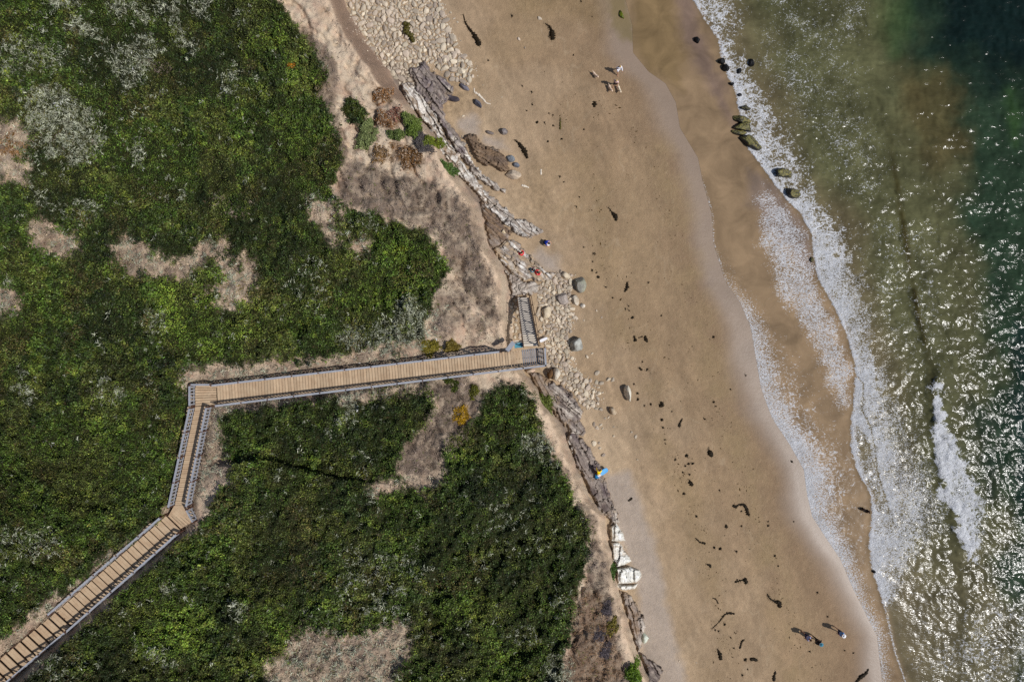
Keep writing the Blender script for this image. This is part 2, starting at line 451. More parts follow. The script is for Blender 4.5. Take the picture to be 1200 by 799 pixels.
def mat_ground():
    s = N('sand_and_soil')
    c = s.attr('base').outputs['Color']; wet = s.attr('wet').outputs['Fac']; bl = s.attr('bluff').outputs['Fac']
    n1 = s.noise(9, 6, .7); n2 = s.noise(1.6, 5, .6); n3 = s.noise(30, 3, .6)
    f = s.math('ADD', s.map(n1, .3, .7, .86, 1.14), s.map(n2, .3, .7, -.07, .07))
    dry = s.math('SUBTRACT', 1.0, s.math('MULTIPLY', wet, .85), clamp=True)
    f = s.math('ADD', s.math('MULTIPLY', s.math('SUBTRACT', f, 1.0), dry), 1.0)
    col = s.scale(c, f)
    # dark specks and pale shell grit on the dry sand
    sp = s.noise(5.5, 3, .8, .3)
    spk = s.math('MULTIPLY', s.map(sp, .70, .76, 0, .45), s.math('SUBTRACT', 1.0, s.math('MAXIMUM', bl, wet), clamp=True))
    col = s.mix(spk, col, srgb(84,66,40))
    sp2 = s.noise(6.5, 2, .8, .1, s.stretch(.4, 1.2, 1))
    col = s.mix(s.math('MULTIPLY', s.map(sp2, .70, .78, 0, .35), dry), col, srgb(214,196,166))
    # faint curved trails on the sand
    tr = s.noise(.55, 3, .6, 2.2, s.stretch(1.0, 2.2, .6))
    line = s.map(s.math('ABSOLUTE', s.math('SUBTRACT', tr, .5)), 0, .012, 1, 0)
    col = s.mix(s.math('MULTIPLY', line, s.math('MULTIPLY', s.math('SUBTRACT', dry, bl, clamp=True), .22)), col, srgb(196,176,142))
    # soil: small stones and cracks
    v = s.n('ShaderNodeTexVoronoi'); v.inputs['Scale'].default_value = 3.5; v.feature = 'DISTANCE_TO_EDGE'
    s.l(s.coord(), v.inputs['Vector'])
    cr = s.math('MULTIPLY', s.map(v.outputs['Distance'], 0, .05, .3, 0), bl)
    nz = s.noise(2.2, 6, .75, .4)
    col = s.mix(s.math('MULTIPLY', s.map(nz, .56, .68, 0, .55), bl), col, srgb(120,96,76))
    s.l(col, s.b.inputs['Base Color'])
    s.l(s.map(wet, 0, 1, .95, .42), s.b.inputs['Roughness'])
    s.l(s.map(wet, 0, 1, .15, .35), s.b.inputs['Specular IOR Level'])
    h = s.math('ADD', s.math('MULTIPLY', n1, .5), s.math('MULTIPLY', n2, .6))
    h = s.math('ADD', h, s.math('MULTIPLY', n3, .15))
    n4 = s.noise(3.2, 3, .7, .4); h = s.math('ADD', h, s.math('MULTIPLY', n4, .3))
    h = s.math('MULTIPLY', h, s.math('ADD', s.math('MULTIPLY', dry, .9), .03))
    s.l(s.bump(h, s.map(bl, 0, 1, .55, 1.0), .22), s.b.inputs['Normal'])
    return s.m

def mat_sea():
    s = N('sea_water')
    c = s.attr('base').outputs['Color']; foam = s.attr('foam').outputs['Fac']; rip = s.attr('rip').outputs['Fac']
    fine = s.attr('fine').outputs['Fac']; chop = s.attr('chop').outputs['Fac']
    big = s.noise(.35, 4, .6, .6)
    col = s.scale(c, s.map(big, .3, .7, .72, 1.28))
    st = s.noise(1.1, 5, .65, .8, s.stretch(.35, .6, 1.6))
    col = s.scale(col, s.math('ADD', 1.0, s.math('MULTIPLY', s.math('SUBTRACT', s.map(st, .3, .7, .8, 1.22), 1.0), s.map(chop, .03, .3, .12, 1))))
    # lacy foam: coarse web and fine fizz, the fizz also painting sheen and glitter
    lace = s.noise(1.9, 7, .72, 1.6, s.stretch(-1.05, .8, 1.15))
    web = s.n('ShaderNodeTexVoronoi'); web.feature = 'DISTANCE_TO_EDGE'; web.inputs['Scale'].default_value = 2.4
    wv = s.n('ShaderNodeVectorMath'); wv.operation = 'ADD'
    nn = s.n('ShaderNodeTexNoise'); nn.inputs['Scale'].default_value = 1.6; nn.inputs['Detail'].default_value = 4
    s.l(s.coord(), nn.inputs['Vector']); s.l(s.scale(nn.outputs['Color'], .9), wv.inputs[0]); s.l(s.coord(), wv.inputs[1])
    s.l(wv.outputs[0], web.inputs['Vector'])
    edge = s.map(web.outputs['Distance'], 0, .16, .28, -.1)
    fz = s.noise(7.5, 3, .7, .4, s.stretch(-.2, .8, 1.25))
    a = s.math('ADD', s.math('MULTIPLY', s.math('SUBTRACT', lace, .5), 4.6), s.math('MULTIPLY', edge, 1.5))
    b = s.math('MULTIPLY', s.math('SUBTRACT', fz, .5), 4.2)
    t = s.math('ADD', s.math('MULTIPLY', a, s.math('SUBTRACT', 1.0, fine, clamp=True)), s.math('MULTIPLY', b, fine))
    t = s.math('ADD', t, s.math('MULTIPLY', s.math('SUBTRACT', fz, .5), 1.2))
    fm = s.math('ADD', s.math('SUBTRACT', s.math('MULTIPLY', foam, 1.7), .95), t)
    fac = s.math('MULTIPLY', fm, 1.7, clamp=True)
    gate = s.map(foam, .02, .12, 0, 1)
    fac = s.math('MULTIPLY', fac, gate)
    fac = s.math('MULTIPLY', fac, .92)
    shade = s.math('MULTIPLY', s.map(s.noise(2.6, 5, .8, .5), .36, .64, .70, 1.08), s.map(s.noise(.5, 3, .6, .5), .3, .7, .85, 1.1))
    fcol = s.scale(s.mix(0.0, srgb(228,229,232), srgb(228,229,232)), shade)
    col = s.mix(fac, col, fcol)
    s.l(col, s.b.inputs['Base Color'])
    s.l(s.map(fac, 0, 1, .145, .8), s.b.inputs['Roughness'])
    s.b.inputs['IOR'].default_value = 1.33
    s.l(s.map(fac, 0, 1, .19, .1), s.b.inputs['Specular IOR Level'])
    # ripples: steeper chop seaward, fine shivers in the film
    r1 = s.noise(.5, 2, .5, .9, s.stretch(.45, .7, 1.5))
    r2 = s.noise(1.35, 2, .5, 1.0, s.stretch(.3, .75, 1.5))
    r3 = s.noise(5.0, 2, .5, .3, s.stretch(.15, .7, 1.6))
    n = s.bump(r1, s.math('MULTIPLY', chop, 1.0), .08)
    n = s.bump(r2, s.math('MULTIPLY', chop, 1.0), .034, n)
    n = s.bump(r3, rip, .026, n)
    n = s.bump(s.math('ADD', fm, 0.0), s.math('MULTIPLY', fac, .8), .10, n)
    s.l(n, s.b.inputs['Normal'])
    return s.m

def mat_leaf(name, rough=.6, trans=.0, spec=.3):
    s = N(name)
    c = s.attr('col').outputs['Color']
    s.l(c, s.b.inputs['Base Color']); s.b.inputs['Roughness'].default_value = rough
    s.b.inputs['Specular IOR Level'].default_value = spec
    return s.m

def mat_plain(name, col, rough=.7, var=.2, scale=3.0, bump=.2, dist=.02, spec=.3, col2=None, island=0.0, stretch=None, metallic=0):
    s = N(name)
    vec = s.stretch(*stretch) if stretch else s.coord()
    n1 = s.noise(scale, 5, .65, .3, vec); n2 = s.noise(scale*4, 4, .6, 0, vec)
    c = s.mix(s.map(n1, .35, .65, 0, 1), np.array(col), np.array(col2 if col2 is not None else col))
    f = s.map(s.math('ADD', s.math('MULTIPLY', n1, .5), s.math('MULTIPLY', n2, .5)), .3, .7, 1-var, 1+var)
    if island:
        g = s.n('ShaderNodeNewGeometry')
        f = s.math('MULTIPLY', f, s.map(g.outputs['Random Per Island'], 0, 1, 1-island, 1+island))
    s.l(s.scale(c, f), s.b.inputs['Base Color'])
    s.b.inputs['Roughness'].default_value = rough; s.b.inputs['Specular IOR Level'].default_value = spec
    s.b.inputs['Metallic'].default_value = metallic
    if bump: s.l(s.bump(s.math('ADD', n1, s.math('MULTIPLY', n2, .4)), bump, dist), s.b.inputs['Normal'])
    return s.m

def mat_rock(name, spec=.25, rough=.85):
    s = N(name)
    c = s.attr('col').outputs['Color']
    n1 = s.noise(5, 6, .7, .4); n2 = s.noise(1.4, 5, .6, .6)
    f = s.math('MULTIPLY', s.map(n1, .3, .7, .75, 1.25), s.map(n2, .3, .7, .85, 1.15))
    s.l(s.scale(c, f), s.b.inputs['Base Color'])
    s.b.inputs['Roughness'].default_value = rough; s.b.inputs['Specular IOR Level'].default_value = spec
    s.l(s.bump(n1, .8, .12), s.b.inputs['Normal'])
    return s.m

def mat_cobble(name, a, b):
    s = N(name)
    oi = s.n('ShaderNodeObjectInfo'); g = s.n('ShaderNodeNewGeometry')
    r = s.math('FRACT', s.math('ADD', oi.outputs['Random'], g.outputs['Random Per Island']))
    n1 = s.noise(4, 5, .7, .3)
    c = s.mix(r, a, b)
    f = s.math('MULTIPLY', s.map(n1, .3, .7, .82, 1.16), s.map(s.math('FRACT', s.math('MULTIPLY', r, 7.31)), 0, 1, .66, 1.2))
    s.l(s.scale(c, f), s.b.inputs['Base Color']); s.b.inputs['Roughness'].default_value = .9
    s.b.inputs['Specular IOR Level'].default_value = .2
    s.l(s.bump(n1, .5, .08), s.b.inputs['Normal'])
    return s.m

def mat_surfrock():
    s = N('algae_crusted_rock')
    n1 = s.noise(2.6, 6, .75, .8); n2 = s.noise(9, 3, .6)
    g = s.n('ShaderNodeNewGeometry'); sp = s.n('ShaderNodeSeparateXYZ'); s.l(g.outputs['True Normal'], sp.inputs[0])
    alg = s.math('MULTIPLY', s.map(sp.outputs[2], .62, .88, 0, 1), s.map(n1, .42, .55, .15, 1))
    col = s.mix(alg, srgb(24,22,18), s.mix(s.map(n2, .35, .65, 0, 1), srgb(150,134,70), srgb(92,96,34)))
    s.l(col, s.b.inputs['Base Color']); s.b.inputs['Roughness'].default_value = .45
    s.l(s.bump(n1, .9, .15), s.b.inputs['Normal'])
    return s.m

M = {}
M['ground'] = mat_ground(); M['sea'] = mat_sea()
M['leaf'] = mat_leaf('green_leaves', .55, spec=.25); M['twig'] = mat_leaf('dry_twigs', .9, spec=.1)
M['rock'] = mat_rock('layered_rock'); M['boulder'] = mat_rock('boulder_stone')
M['cob'] = mat_cobble('pale_cobble', srgb(208,194,170), srgb(176,160,144))
M['surf'] = mat_surfrock()
M['dark'] = mat_plain('wet_black_rock', srgb(14,13,14), .6, .3, 4, .6, .1)
M['kelp'] = mat_plain('wet_kelp', srgb(20,14,8), .6, .4, 8, .5, .04, spec=.12, col2=srgb(40,30,12))
M['kelpg'] = mat_plain('olive_kelp', srgb(46,38,8), .6, .4, 8, .5, .04, col2=srgb(84,78,16))
M['deck'] = mat_plain('new_deck_boards', srgb(192,168,138), .85, .14, 1.4, .2, .01, col2=srgb(168,142,114), island=.13)
M['olddeck'] = mat_plain('weathered_boards', srgb(150,146,146), .85, .3, 3.5, .4, .01, col2=srgb(118,112,108), island=.15)
M['rail'] = mat_plain('painted_grey_rail', srgb(158,160,166), .6, .12, 3, .1, .005, col2=srgb(140,141,147))
M['post'] = mat_plain('rust_brown_post', srgb(96,62,48), .8, .3, 6, .3, .01, col2=srgb(70,52,44))
M['frame'] = mat_plain('dark_timber', srgb(88,66,50), .85, .25, 4, .3, .01)
M['drift'] = mat_plain('bleached_driftwood', srgb(212,200,182), .85, .12, 5, .4, .02)
M['white'] = mat_plain('white_cloth', srgb(232,232,234), .8, .05, 5, .2, .01)
M['greenrock'] = mat_plain('weedy_green_rock', srgb(110,122,20), .5, .3, 5, .5, .05, col2=srgb(60,66,20))
M['tread'] = mat_plain('sun_bleached_tread', srgb(190,182,170), .85, .2, 4, .3, .01, col2=srgb(160,152,144), island=.12)
M['teal'] = mat_plain('teal_panel', srgb(70,132,150), .5, .1, 5, .1, .01, col2=srgb(96,160,176))

def tag(o, label=None, cat=None, group=None, kind=None):
    if label: o['label'] = label
    if cat: o['category'] = cat
    if group: o['group'] = group
    if kind: o['kind'] = kind
    return o

def empty(name, loc=(0, 0, 0), rz=0):
    o = bpy.data.objects.new(name, None); COL.objects.link(o)
    o.location = loc; o.rotation_euler = (0, 0, rz); o.empty_display_size = .3
    return o

# ------------------------------------------------------------------ ground
def axis(lo, hi, step, far, growth=1.35):
    a = list(np.arange(lo, hi+.01, step)); s = step
    x = lo; left = []
    while x > -far: s *= growth; x -= s; left.append(x)
    s = step; x = hi; right = []
    while x < far: s *= growth; x += s; right.append(x)
    return np.array(left[::-1]+a+right)

def build_ground():
    ax = axis(-50, 1100, 1.6, 60000); ay = axis(-50, 850, 1.6, 60000)
    PX, PY = np.meshgrid(ax, ay)
    F = fields(PX, PY)
    z = Z(PX, PY, True, F)
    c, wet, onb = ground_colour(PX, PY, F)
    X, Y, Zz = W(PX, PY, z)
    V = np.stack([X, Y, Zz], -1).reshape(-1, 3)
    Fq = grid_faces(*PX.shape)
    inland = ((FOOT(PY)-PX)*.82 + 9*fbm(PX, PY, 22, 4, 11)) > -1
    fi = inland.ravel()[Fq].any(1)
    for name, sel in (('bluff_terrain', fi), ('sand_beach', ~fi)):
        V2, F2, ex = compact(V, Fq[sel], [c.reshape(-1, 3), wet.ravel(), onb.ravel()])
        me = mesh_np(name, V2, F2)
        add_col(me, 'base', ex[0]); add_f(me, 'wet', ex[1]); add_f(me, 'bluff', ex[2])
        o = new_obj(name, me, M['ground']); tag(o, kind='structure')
build_ground()

# ------------------------------------------------------------------ sea
WAVE = [(1020,60),(1044,160),(1060,260),(1078,370),(1094,430),(1095,480),(1106,560),(1126,640),(1134,700),(1128,760),(1150,850)]
WCUR = curve([(960,-400)]+WAVE+[(1500,2500)])
def build_sea():
    u = list(np.arange(0, 500, 1.5)); s = 1.5; x = u[-1]
    while x < 60000: s *= 1.3; x += s; u.append(x)
    u = np.array(u); ay = axis(-40, 840, 1.5, 60000)
    U, PY = np.meshgrid(u, ay)
    PX = WA(PY) + U + sm(0, 20, U)*0
    wb = WB(PY); db = PX-wb
    n = fbm(PX, PY, 60, 4, 401); n2 = fbm(PX, PY, 16, 4, 403); n3 = fbm(PX, PY, 5, 3, 405)
    near = np.exp(-(((PX-900)/900)**2+((PY-400)/900)**2))
    # colour
    film = srgb(136,114,88); olive = srgb(80,80,54); teal = srgb(30,50,36); murk = srgb(100,90,66)
    c = np.ones(PX.shape+(3,))*film
    c = mixc(c, srgb(112,94,84), pmask(PX, PY, [(784,-40),(812,-20),(822,40),(848,100),(862,150),(836,118),(816,80),(796,40)], 10, 8, 501, 20)*.8)
    c = mixc(c, srgb(112,98,90), pmask(PX, PY, [(878,200),(910,220),(945,260),(955,320),(930,300),(900,270),(880,240)], 10, 8, 502, 20)*.7)
    c = mixc(c, srgb(116,96,62), pmask(PX, PY, [(735,-40),(785,-40),(800,60),(800,110),(760,84),(742,50)], 12, 8, 503, 20)*.6)
    c = mixc(c, murk, sm(-6, 10, db))
    c = mixc(c, olive, sm(20, 90, db + n*50)*.95)
    c = mixc(c, srgb(96,88,66), sm(560, 720, PY+n*80)*sm(10, 60, db)*.7)
    T = sm(0, 60, PX - np.interp(PY, [-40, 0, 100, 200, 300, 400, 500, 600, 700, 800], [1010, 1022, 1050, 1084, 1112, 1128, 1124, 1140, 1166, 1190]) + n*110)
    c = mixc(c, teal, T*.9)
    D = pmask(PX, PY, [(1070,-60),(1240,-60),(1240,110),(1180,96),(1120,80),(1080,60)], 34, 30, 510, 50)
    c = mixc(c, srgb(10,24,24), D*.9)
    c = mixc(c, srgb(88,74,44), pmask(PX, PY, [(1060,90),(1110,86),(1130,130),(1130,180),(1090,190),(1064,150)], 24, 20, 511, 30)*.55)
    c = mixc(c, srgb(60,92,30), pmask(PX, PY, [(1176,104),(1190,100),(1196,140),(1190,170),(1180,140)], 8, 6, 512, 20)*.25)
    c = mixc(c, srgb(54,78,40), pmask(PX, PY, [(1030,0),(1070,-20),(1072,30),(1050,60),(1034,40)], 20, 14, 513, 30)*.4)
    c = mixc(c, srgb(24,44,36), pmask(PX, PY, [(1138,470),(1170,480),(1180,560),(1160,590),(1140,540)], 14, 12, 514, 30)*.7)
    c = mixc(c, srgb(16,36,36), pmask(PX, PY, [(1186,370),(1230,380),(1230,700),(1190,560)], 12, 12, 515, 30)*.7)
    # wave line: shade of its shoreward face painted dark into the water colour
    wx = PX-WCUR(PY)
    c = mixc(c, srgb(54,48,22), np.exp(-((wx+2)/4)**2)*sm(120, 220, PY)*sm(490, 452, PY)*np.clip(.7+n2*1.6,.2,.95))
    c = c*(1+.35*n2[..., None]*sm(0, 60, db)[..., None]+.5*n[..., None]*sm(0,60,db)[..., None])
    # foam, with the film's sheen and glitter painted as foam too
    foam_sheen = np.zeros(PX.shape); fine = np.zeros(PX.shape)
    rb = np.interp(PY, [-60, 0, 40, 80, 110, 150, 190, 240, 270, 300, 330, 380, 420, 450, 490, 520, 560, 600, 640, 670, 705, 720],
                       [860, 872, 866, 880, 900, 925, 948, 966, 990, 1004, 1012, 1024, 1030, 1046, 1062, 1072, 1096, 1112, 1086, 1064, 1050, 1040])
    t = np.clip(db/np.maximum(rb-wb, 3), 0, 2)
    inn = sm(-1.5, 1.5, db+n3*6)*sm(1.3, .8, t + n2*1.3 + n3*.6)
    dens = .86-.42*t + n2*.8 + .3*np.exp(-(db/5)**2)
    dens = np.where(PY > 240, np.maximum(dens, .98-.46*t+n2*.8), dens)
    dens = dens - .45*pmask(PX, PY, [(1000,500),(1004,520),(1012,560),(1030,600),(1040,600),(1030,560),(1020,520),(1010,500)], 3, 3, 530, 8)
    foam_sheen = np.maximum(foam_sheen, inn*dens*sm(735, 690, PY))
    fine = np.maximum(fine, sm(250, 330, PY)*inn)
    # older outer edge of the first foam (top): thin sheet
    e = pmask(PX, PY, [(813,-20),(836,-20),(842,30),(852,90),(868,140),(880,178),(866,150),(848,90),(838,45),(824,24)], 3, 3, 521, 8)
    foam_sheen = np.where(e > .5, np.minimum(foam_sheen, .62), foam_sheen)
    # wave foam
    wfm = pmask(PX, PY, [(1090,455),(1099,456),(1108,490),(1122,528),(1146,566),(1156,600),(1148,640),(1138,662),(1130,652),(1120,622),(1104,575),(1094,520)], 6, 13, 522, 9)
    wfd = np.clip(1.15-.017*np.clip(wx-4, 0, 60)+n2*.9, .35, 1.1)
    foam_sheen = np.maximum(foam_sheen, wfm*wfd)
    foam_sheen = np.maximum(foam_sheen, .75*np.exp(-((wx)/2.2)**2)*sm(690, 715, PY)*sm(760, 735, PY)*np.clip(.8+n3*2, 0, 1))
    # trailing speckle
    sp = pmask(PX, PY, [(880,-20),(1020,-20),(1016,40),(1000,60),(1010,110),(1040,160),(1040,230),(990,240),(960,200),(930,150),(890,90)], 25, 20, 523, 30)
    foam_sheen = np.maximum(foam_sheen, sp*(.34+n2*.42)); fine = np.maximum(fine, sp*.4*(1-inn))
    sp = pmask(PX, PY, [(990,260),(1090,250),(1110,420),(1090,640),(1130,799),(1060,799),(1050,700),(1100,600),(1060,480),(1020,340)], 20, 14, 524, 30)
    foam_sheen = np.maximum(foam_sheen, sp*(.22+n2*.4))
    sp = pmask(PX, PY, [(1130,700),(1240,690),(1240,840),(1060,840),(1100,760)], 25, 20, 525, 30)
    foam_sheen = np.maximum(foam_sheen, sp*(.34+n2*.5))
    # sky sheen on the rippling film ahead of the foam, painted in as fizz
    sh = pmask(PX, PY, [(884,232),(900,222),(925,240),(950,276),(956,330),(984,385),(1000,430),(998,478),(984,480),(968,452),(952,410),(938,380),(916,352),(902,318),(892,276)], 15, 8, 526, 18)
    foam_sheen = np.maximum(foam_sheen, sh*(.73+n2*.3)*sm(0, -2, db)); fine = np.maximum(fine, sh*sm(0, -2, db))
    # sun glitter along the film's rim, painted in as fine white foam
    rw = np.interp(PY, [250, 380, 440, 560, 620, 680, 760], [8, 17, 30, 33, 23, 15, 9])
    rim_glitter = np.exp(-(U/(rw*1.35))**1.5)*sm(255, 400, PY)*(.8+.22*sm(400, 520, PY)-.3*sm(600, 720, PY))
    foam_sheen = np.maximum(foam_sheen, rim_glitter*np.clip(1+n2*.45, .5, 1.2)); fine = np.where(U < 40, np.maximum(fine, sm(40, 10, U)), fine)
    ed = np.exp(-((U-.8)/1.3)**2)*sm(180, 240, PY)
    foam_sheen = np.maximum(foam_sheen, ed*.66)
    # thin bright front lines
    fr = np.exp(-((db-1.2)/1.4)**2)
    foam_sheen = np.maximum(foam_sheen, fr*.85)
    d2, _ = pldist(PX, PY, [(1003,440),(1012,450),(1010,480),(1020,500),(1024,520),(1030,560),(1040,590),(1042,605)])
    foam_sheen = np.where(d2 < 1.2, foam_sheen*.55, foam_sheen)
    # heights
    ampl = sm(2, 90, db)
    z = .012 + .02*sm(0, 20, U) + ampl*(.30*fbm(PX, PY*1.0, 26, 3, 421) + .10*n3*2*near) + .03*sm(-3, 2, db)*sm(60, 4, db)
    wamp = np.interp(PY, [100, 200, 330, 420, 560, 640, 700, 780], [.03, .06, .15, .42, .2, .2, .25, .05])
    z = z + wamp*np.clip(1+2*n2, .3, 1.6)*np.where(wx < 0, np.exp(-(wx/7)**2), np.exp(-(wx/24)**2))*near**.2*sm(20, 120, U)
    z = z + foam_sheen*.05*np.clip(.5+n3*3, 0, 1.5)*sm(3, 30, U)
    X, Y, Zz = W(PX, PY, z)
    V = np.stack([X, Y, Zz], -1).reshape(-1, 3)
    me = mesh_np('sea', V, grid_faces(*PX.shape)[:, ::1])
    add_col(me, 'base', np.clip(c, .002, .9).reshape(-1, 3)); add_f(me, 'foam', np.clip(foam_sheen, 0, 1.2).ravel())
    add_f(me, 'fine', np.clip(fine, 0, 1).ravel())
    rip = .10 + .7*sm(0, 30, db); rip = np.maximum(rip, .8*sh); rip = rip + .8*np.exp(-(U/18)**2)*sm(200, 400, PY)
    add_f(me, 'rip', rip.ravel()); chop = sm(-2, 30, db)*.3 + sm(20, 120, db)*.4+.02
    chop = (chop + .35*sm(1080, 1180, PX)*sm(180, 420, PY))*(1-.55*sm(300, 80, PY)*sm(960, 1060, PX)) * (1+1.2*n) * (.50+.5*sm(1070, 1170, PX)) * (1-.4*sm(620, 720, PY))
    add_f(me, 'chop', np.clip(chop, .02, 1).ravel())
    o = new_obj('sea', me, M['sea']); tag(o, kind='structure')
build_sea()

# ------------------------------------------------------------------ scrub
def leaves(name, P, col, size, tilt, aspect, mat, up=0.0, quads=True, parent=None):
    """P Nx3 centres, col Nx3, size N: one leaf-shaped quad each"""
    n = len(P)
    az = rng.random(n)*2*PI; el = up + (rng.random(n)-.5)*tilt
    t = np.stack([np.cos(az)*np.cos(el), np.sin(az)*np.cos(el), np.sin(el)], 1)
    r = rng.normal(size=(n, 3)); r[:, 2] *= .45
    b = np.cross(t, np.array([0, 0, 1.0])+r*.6); b /= np.linalg.norm(b, axis=1)[:, None]+1e-9
    L = size[:, None]; Wd = L*aspect
    a0 = P - t*L*.5; a1 = P + b*Wd*.5; a2 = P + t*L*.5; a3 = P - b*Wd*.5
    V = np.stack([a0, a1, a2, a3], 1).reshape(-1, 3)
    F = np.arange(4*n).reshape(n, 4)
    me = mesh_np(name, V, F, False)
    add_col(me, 'col', np.repeat(col, 4, 0))
    return new_obj(name, me, mat, parent)

def veg_colour(x, y, F):
    n = fbm(x, y, 70, 4, 601); n2 = fbm(x, y, 18, 4, 603); n3 = fbm(x, y, 5, 2, 607)
    c = np.ones(x.shape+(3,))*srgb(50,62,26)
    c = mixc(c, srgb(68,86,30), np.clip(.4+n*2.2+n2*1.2, 0, 1))
    c = mixc(c, srgb(102,122,40), np.clip(F['yel']*(.55+n2*1.4), 0, .95))
    c = mixc(c, srgb(84,84,56), np.clip(F['silver']*.9+n2*.5-.05, 0, .8))
    sp1 = fbm(x, y, 34, 3, 631); sp2 = fbm(x, y, 30, 3, 633)
    c = mixc(c, srgb(84,88,40), sm(.05, .12, sp1)*.65)
    c = mixc(c, srgb(88,72,44), sm(.12, .18, sp2)*.55*(rng.random(x.shape) < .6))
    c = mixc(c, srgb(112,124,46), sm(.10, .2, fbm(x, y, 8, 3, 635))*.45)
    c = c*(.98+.6*np.clip(F['yel'], 0, 1)**2)[..., None]
    c = mixc(c, srgb(30,40,18), np.clip(-n*1.6-n2*1.6+n3*.5, 0, .75))
    return c

def scrub():
    # candidate tufts in pixel space
    n = 400000
    x = rng.uniform(-30, 720, n); y = rng.uniform(-30, 830, n)
    F = fields(x, y)
    keep = rng.random(n) < sm(.05, .95, F['veg'])
    P = np.array(DECKC); dist, _ = pldist(x, y, P[:, :2])
    near_deck = (dist < 11.5) & (x > -60)
    keep &= ~near_deck
    F = {k: v[keep] for k, v in F.items()}; x, y = x[keep], y[keep]
    zz = Z(x, y, True, F)
    c = veg_colour(x, y, F)
    br = 1.0*np.exp(rng.normal(0, .32, len(x)) + 2.2*fbm(x, y, 5.5, 3, 611) + 1.0*fbm(x, y, 2.4, 2, 613))
    c = c*br[:, None]*(1+rng.normal(0, .08, (len(x), 3)))
    # a few leaves per tuft, spread
    k = 3
    X, Y, Zz = W(x, y, zz)
    base = np.stack([X, Y, Zz], 1)
    B = np.repeat(base, k, 0) + rng.normal(0, 1, (len(x)*k, 3))*np.array([.10, .10, .07]) + np.array([0, 0, .07])
    C = np.repeat(c, k, 0)*(np.exp(rng.normal(0, .22, len(x)*k)))[:, None]
    s = rng.uniform(.08, .18, len(B))*np.repeat(1+1.6*np.clip(fbm(x, y, 40, 3, 615)+.05, -.1, .5), k)
    o = leaves('green_scrub', B, np.clip(C, .003, .6), s, 1.5, .55, M['leaf'], up=.25)
    tag(o, 'dense dark green coastal scrub covering the bluff top', 'scrub', kind='stuff')
    print('green leaves', len(B))
    # silver sprays
    n = 150000
    x = rng.uniform(-30, 720, n); y = rng.uniform(-30, 830, n)
    F = fields(x, y)
    cl = np.clip(F['silver']*(.9+2.2*fbm(x*.8+y*.5, y*.5-x*.3, 7, 3, 620)) - .07 + 1.6*np.maximum(fbm(x, y, 7, 3, 622)-.12+.35*fbm(x,y,60,3,623), 0)*F['veg'], 0, 1)
    dist, _ = pldist(x, y, P[:, :2])
    keep = (rng.random(n) < cl*.85) & (dist > 14)
    x, y = x[keep], y[keep]; F = {q: v[keep] for q, v in F.items()}
    X, Y, Zz = W(x, y, Z(x, y, True, F)+.12)
    k = 6; base = np.stack([X, Y, Zz], 1)
    B = np.repeat(base, k, 0) + rng.normal(0, 1, (len(x)*k, 3))*np.array([.12, .12, .06])
    C = np.repeat(np.ones((len(x), 3))*srgb(158,160,138)*np.exp(rng.normal(0, .3, len(x)))[:, None], k, 0)*(1+rng.normal(0, .14, len(B)))[:, None]
    o = leaves('silver_scrub', B, np.clip(C, .01, .7), rng.uniform(.14, .42, len(B)), 1.1, .16, M['twig'], up=.25)
    tag(o, 'pale silver grey sagebrush sprays growing among the green scrub', 'sagebrush', kind='stuff')
    print('silver', len(B))
    # dry brush
    n = 135000
    x = rng.uniform(-30, 780, n); y = rng.uniform(-30, 830, n)
    F = fields(x, y)
    pr = F['brush']*np.clip(.9+2.2*fbm(x, y, 10, 3, 630), 0, 1)*(FOOT(y)-x > 7) + F['rust']*.8 + .38*F['bare']*(px_in(x)) + (.06+.5*np.maximum(fbm(x,y,12,3,633)-.05,0))*(1-F['veg'])*(FOOT(y)-x > 14)
    dist, _ = pldist(x, y, P[:, :2])
    keep = (rng.random(n) < pr*.8) & (dist > 13)
    x, y = x[keep], y[keep]; F = {q: v[keep] for q, v in F.items()}
    X, Y, Zz = W(x, y, Z(x, y, True, F)+.06)
    k = 5; base = np.stack([X, Y, Zz], 1)
    B = np.repeat(base, k, 0) + rng.normal(0, 1, (len(x)*k, 3))*np.array([.13, .13, .06])
    c = np.ones((len(x), 3))*srgb(142,126,114)
    nn = fbm(x, y, 16, 3, 640)
    c = mixc(c, srgb(98,82,68), np.clip(.35+nn*2.5, 0, 1))
    c = mixc(c, srgb(196,176,148), np.clip(F['bare']*.8, 0, 1)*(rng.random(len(x)) < .6))
    c = mixc(c, srgb(112,98,40), np.clip(F['yel']*.9, 0, 1)*(rng.random(len(x)) < .6))
    c = mixc(c, srgb(138,92,30), np.clip(F['rust'], 0, 1)*.85)
    g = (rng.random(len(x)) < .05)
    c[g] = srgb(88,96,44)
    C = np.repeat(c*np.exp(rng.normal(0, .3, len(x)))[:, None], k, 0)
    o = leaves('dry_brush', B, np.clip(C, .01, .7), rng.uniform(.12, .38, len(B)), 1.0, .14, M['twig'], up=.2)
    tag(o, 'brown dry twiggy brush covering the worn bluff edge', 'brush', kind='stuff')
    print('brush', len(B))
scrub()

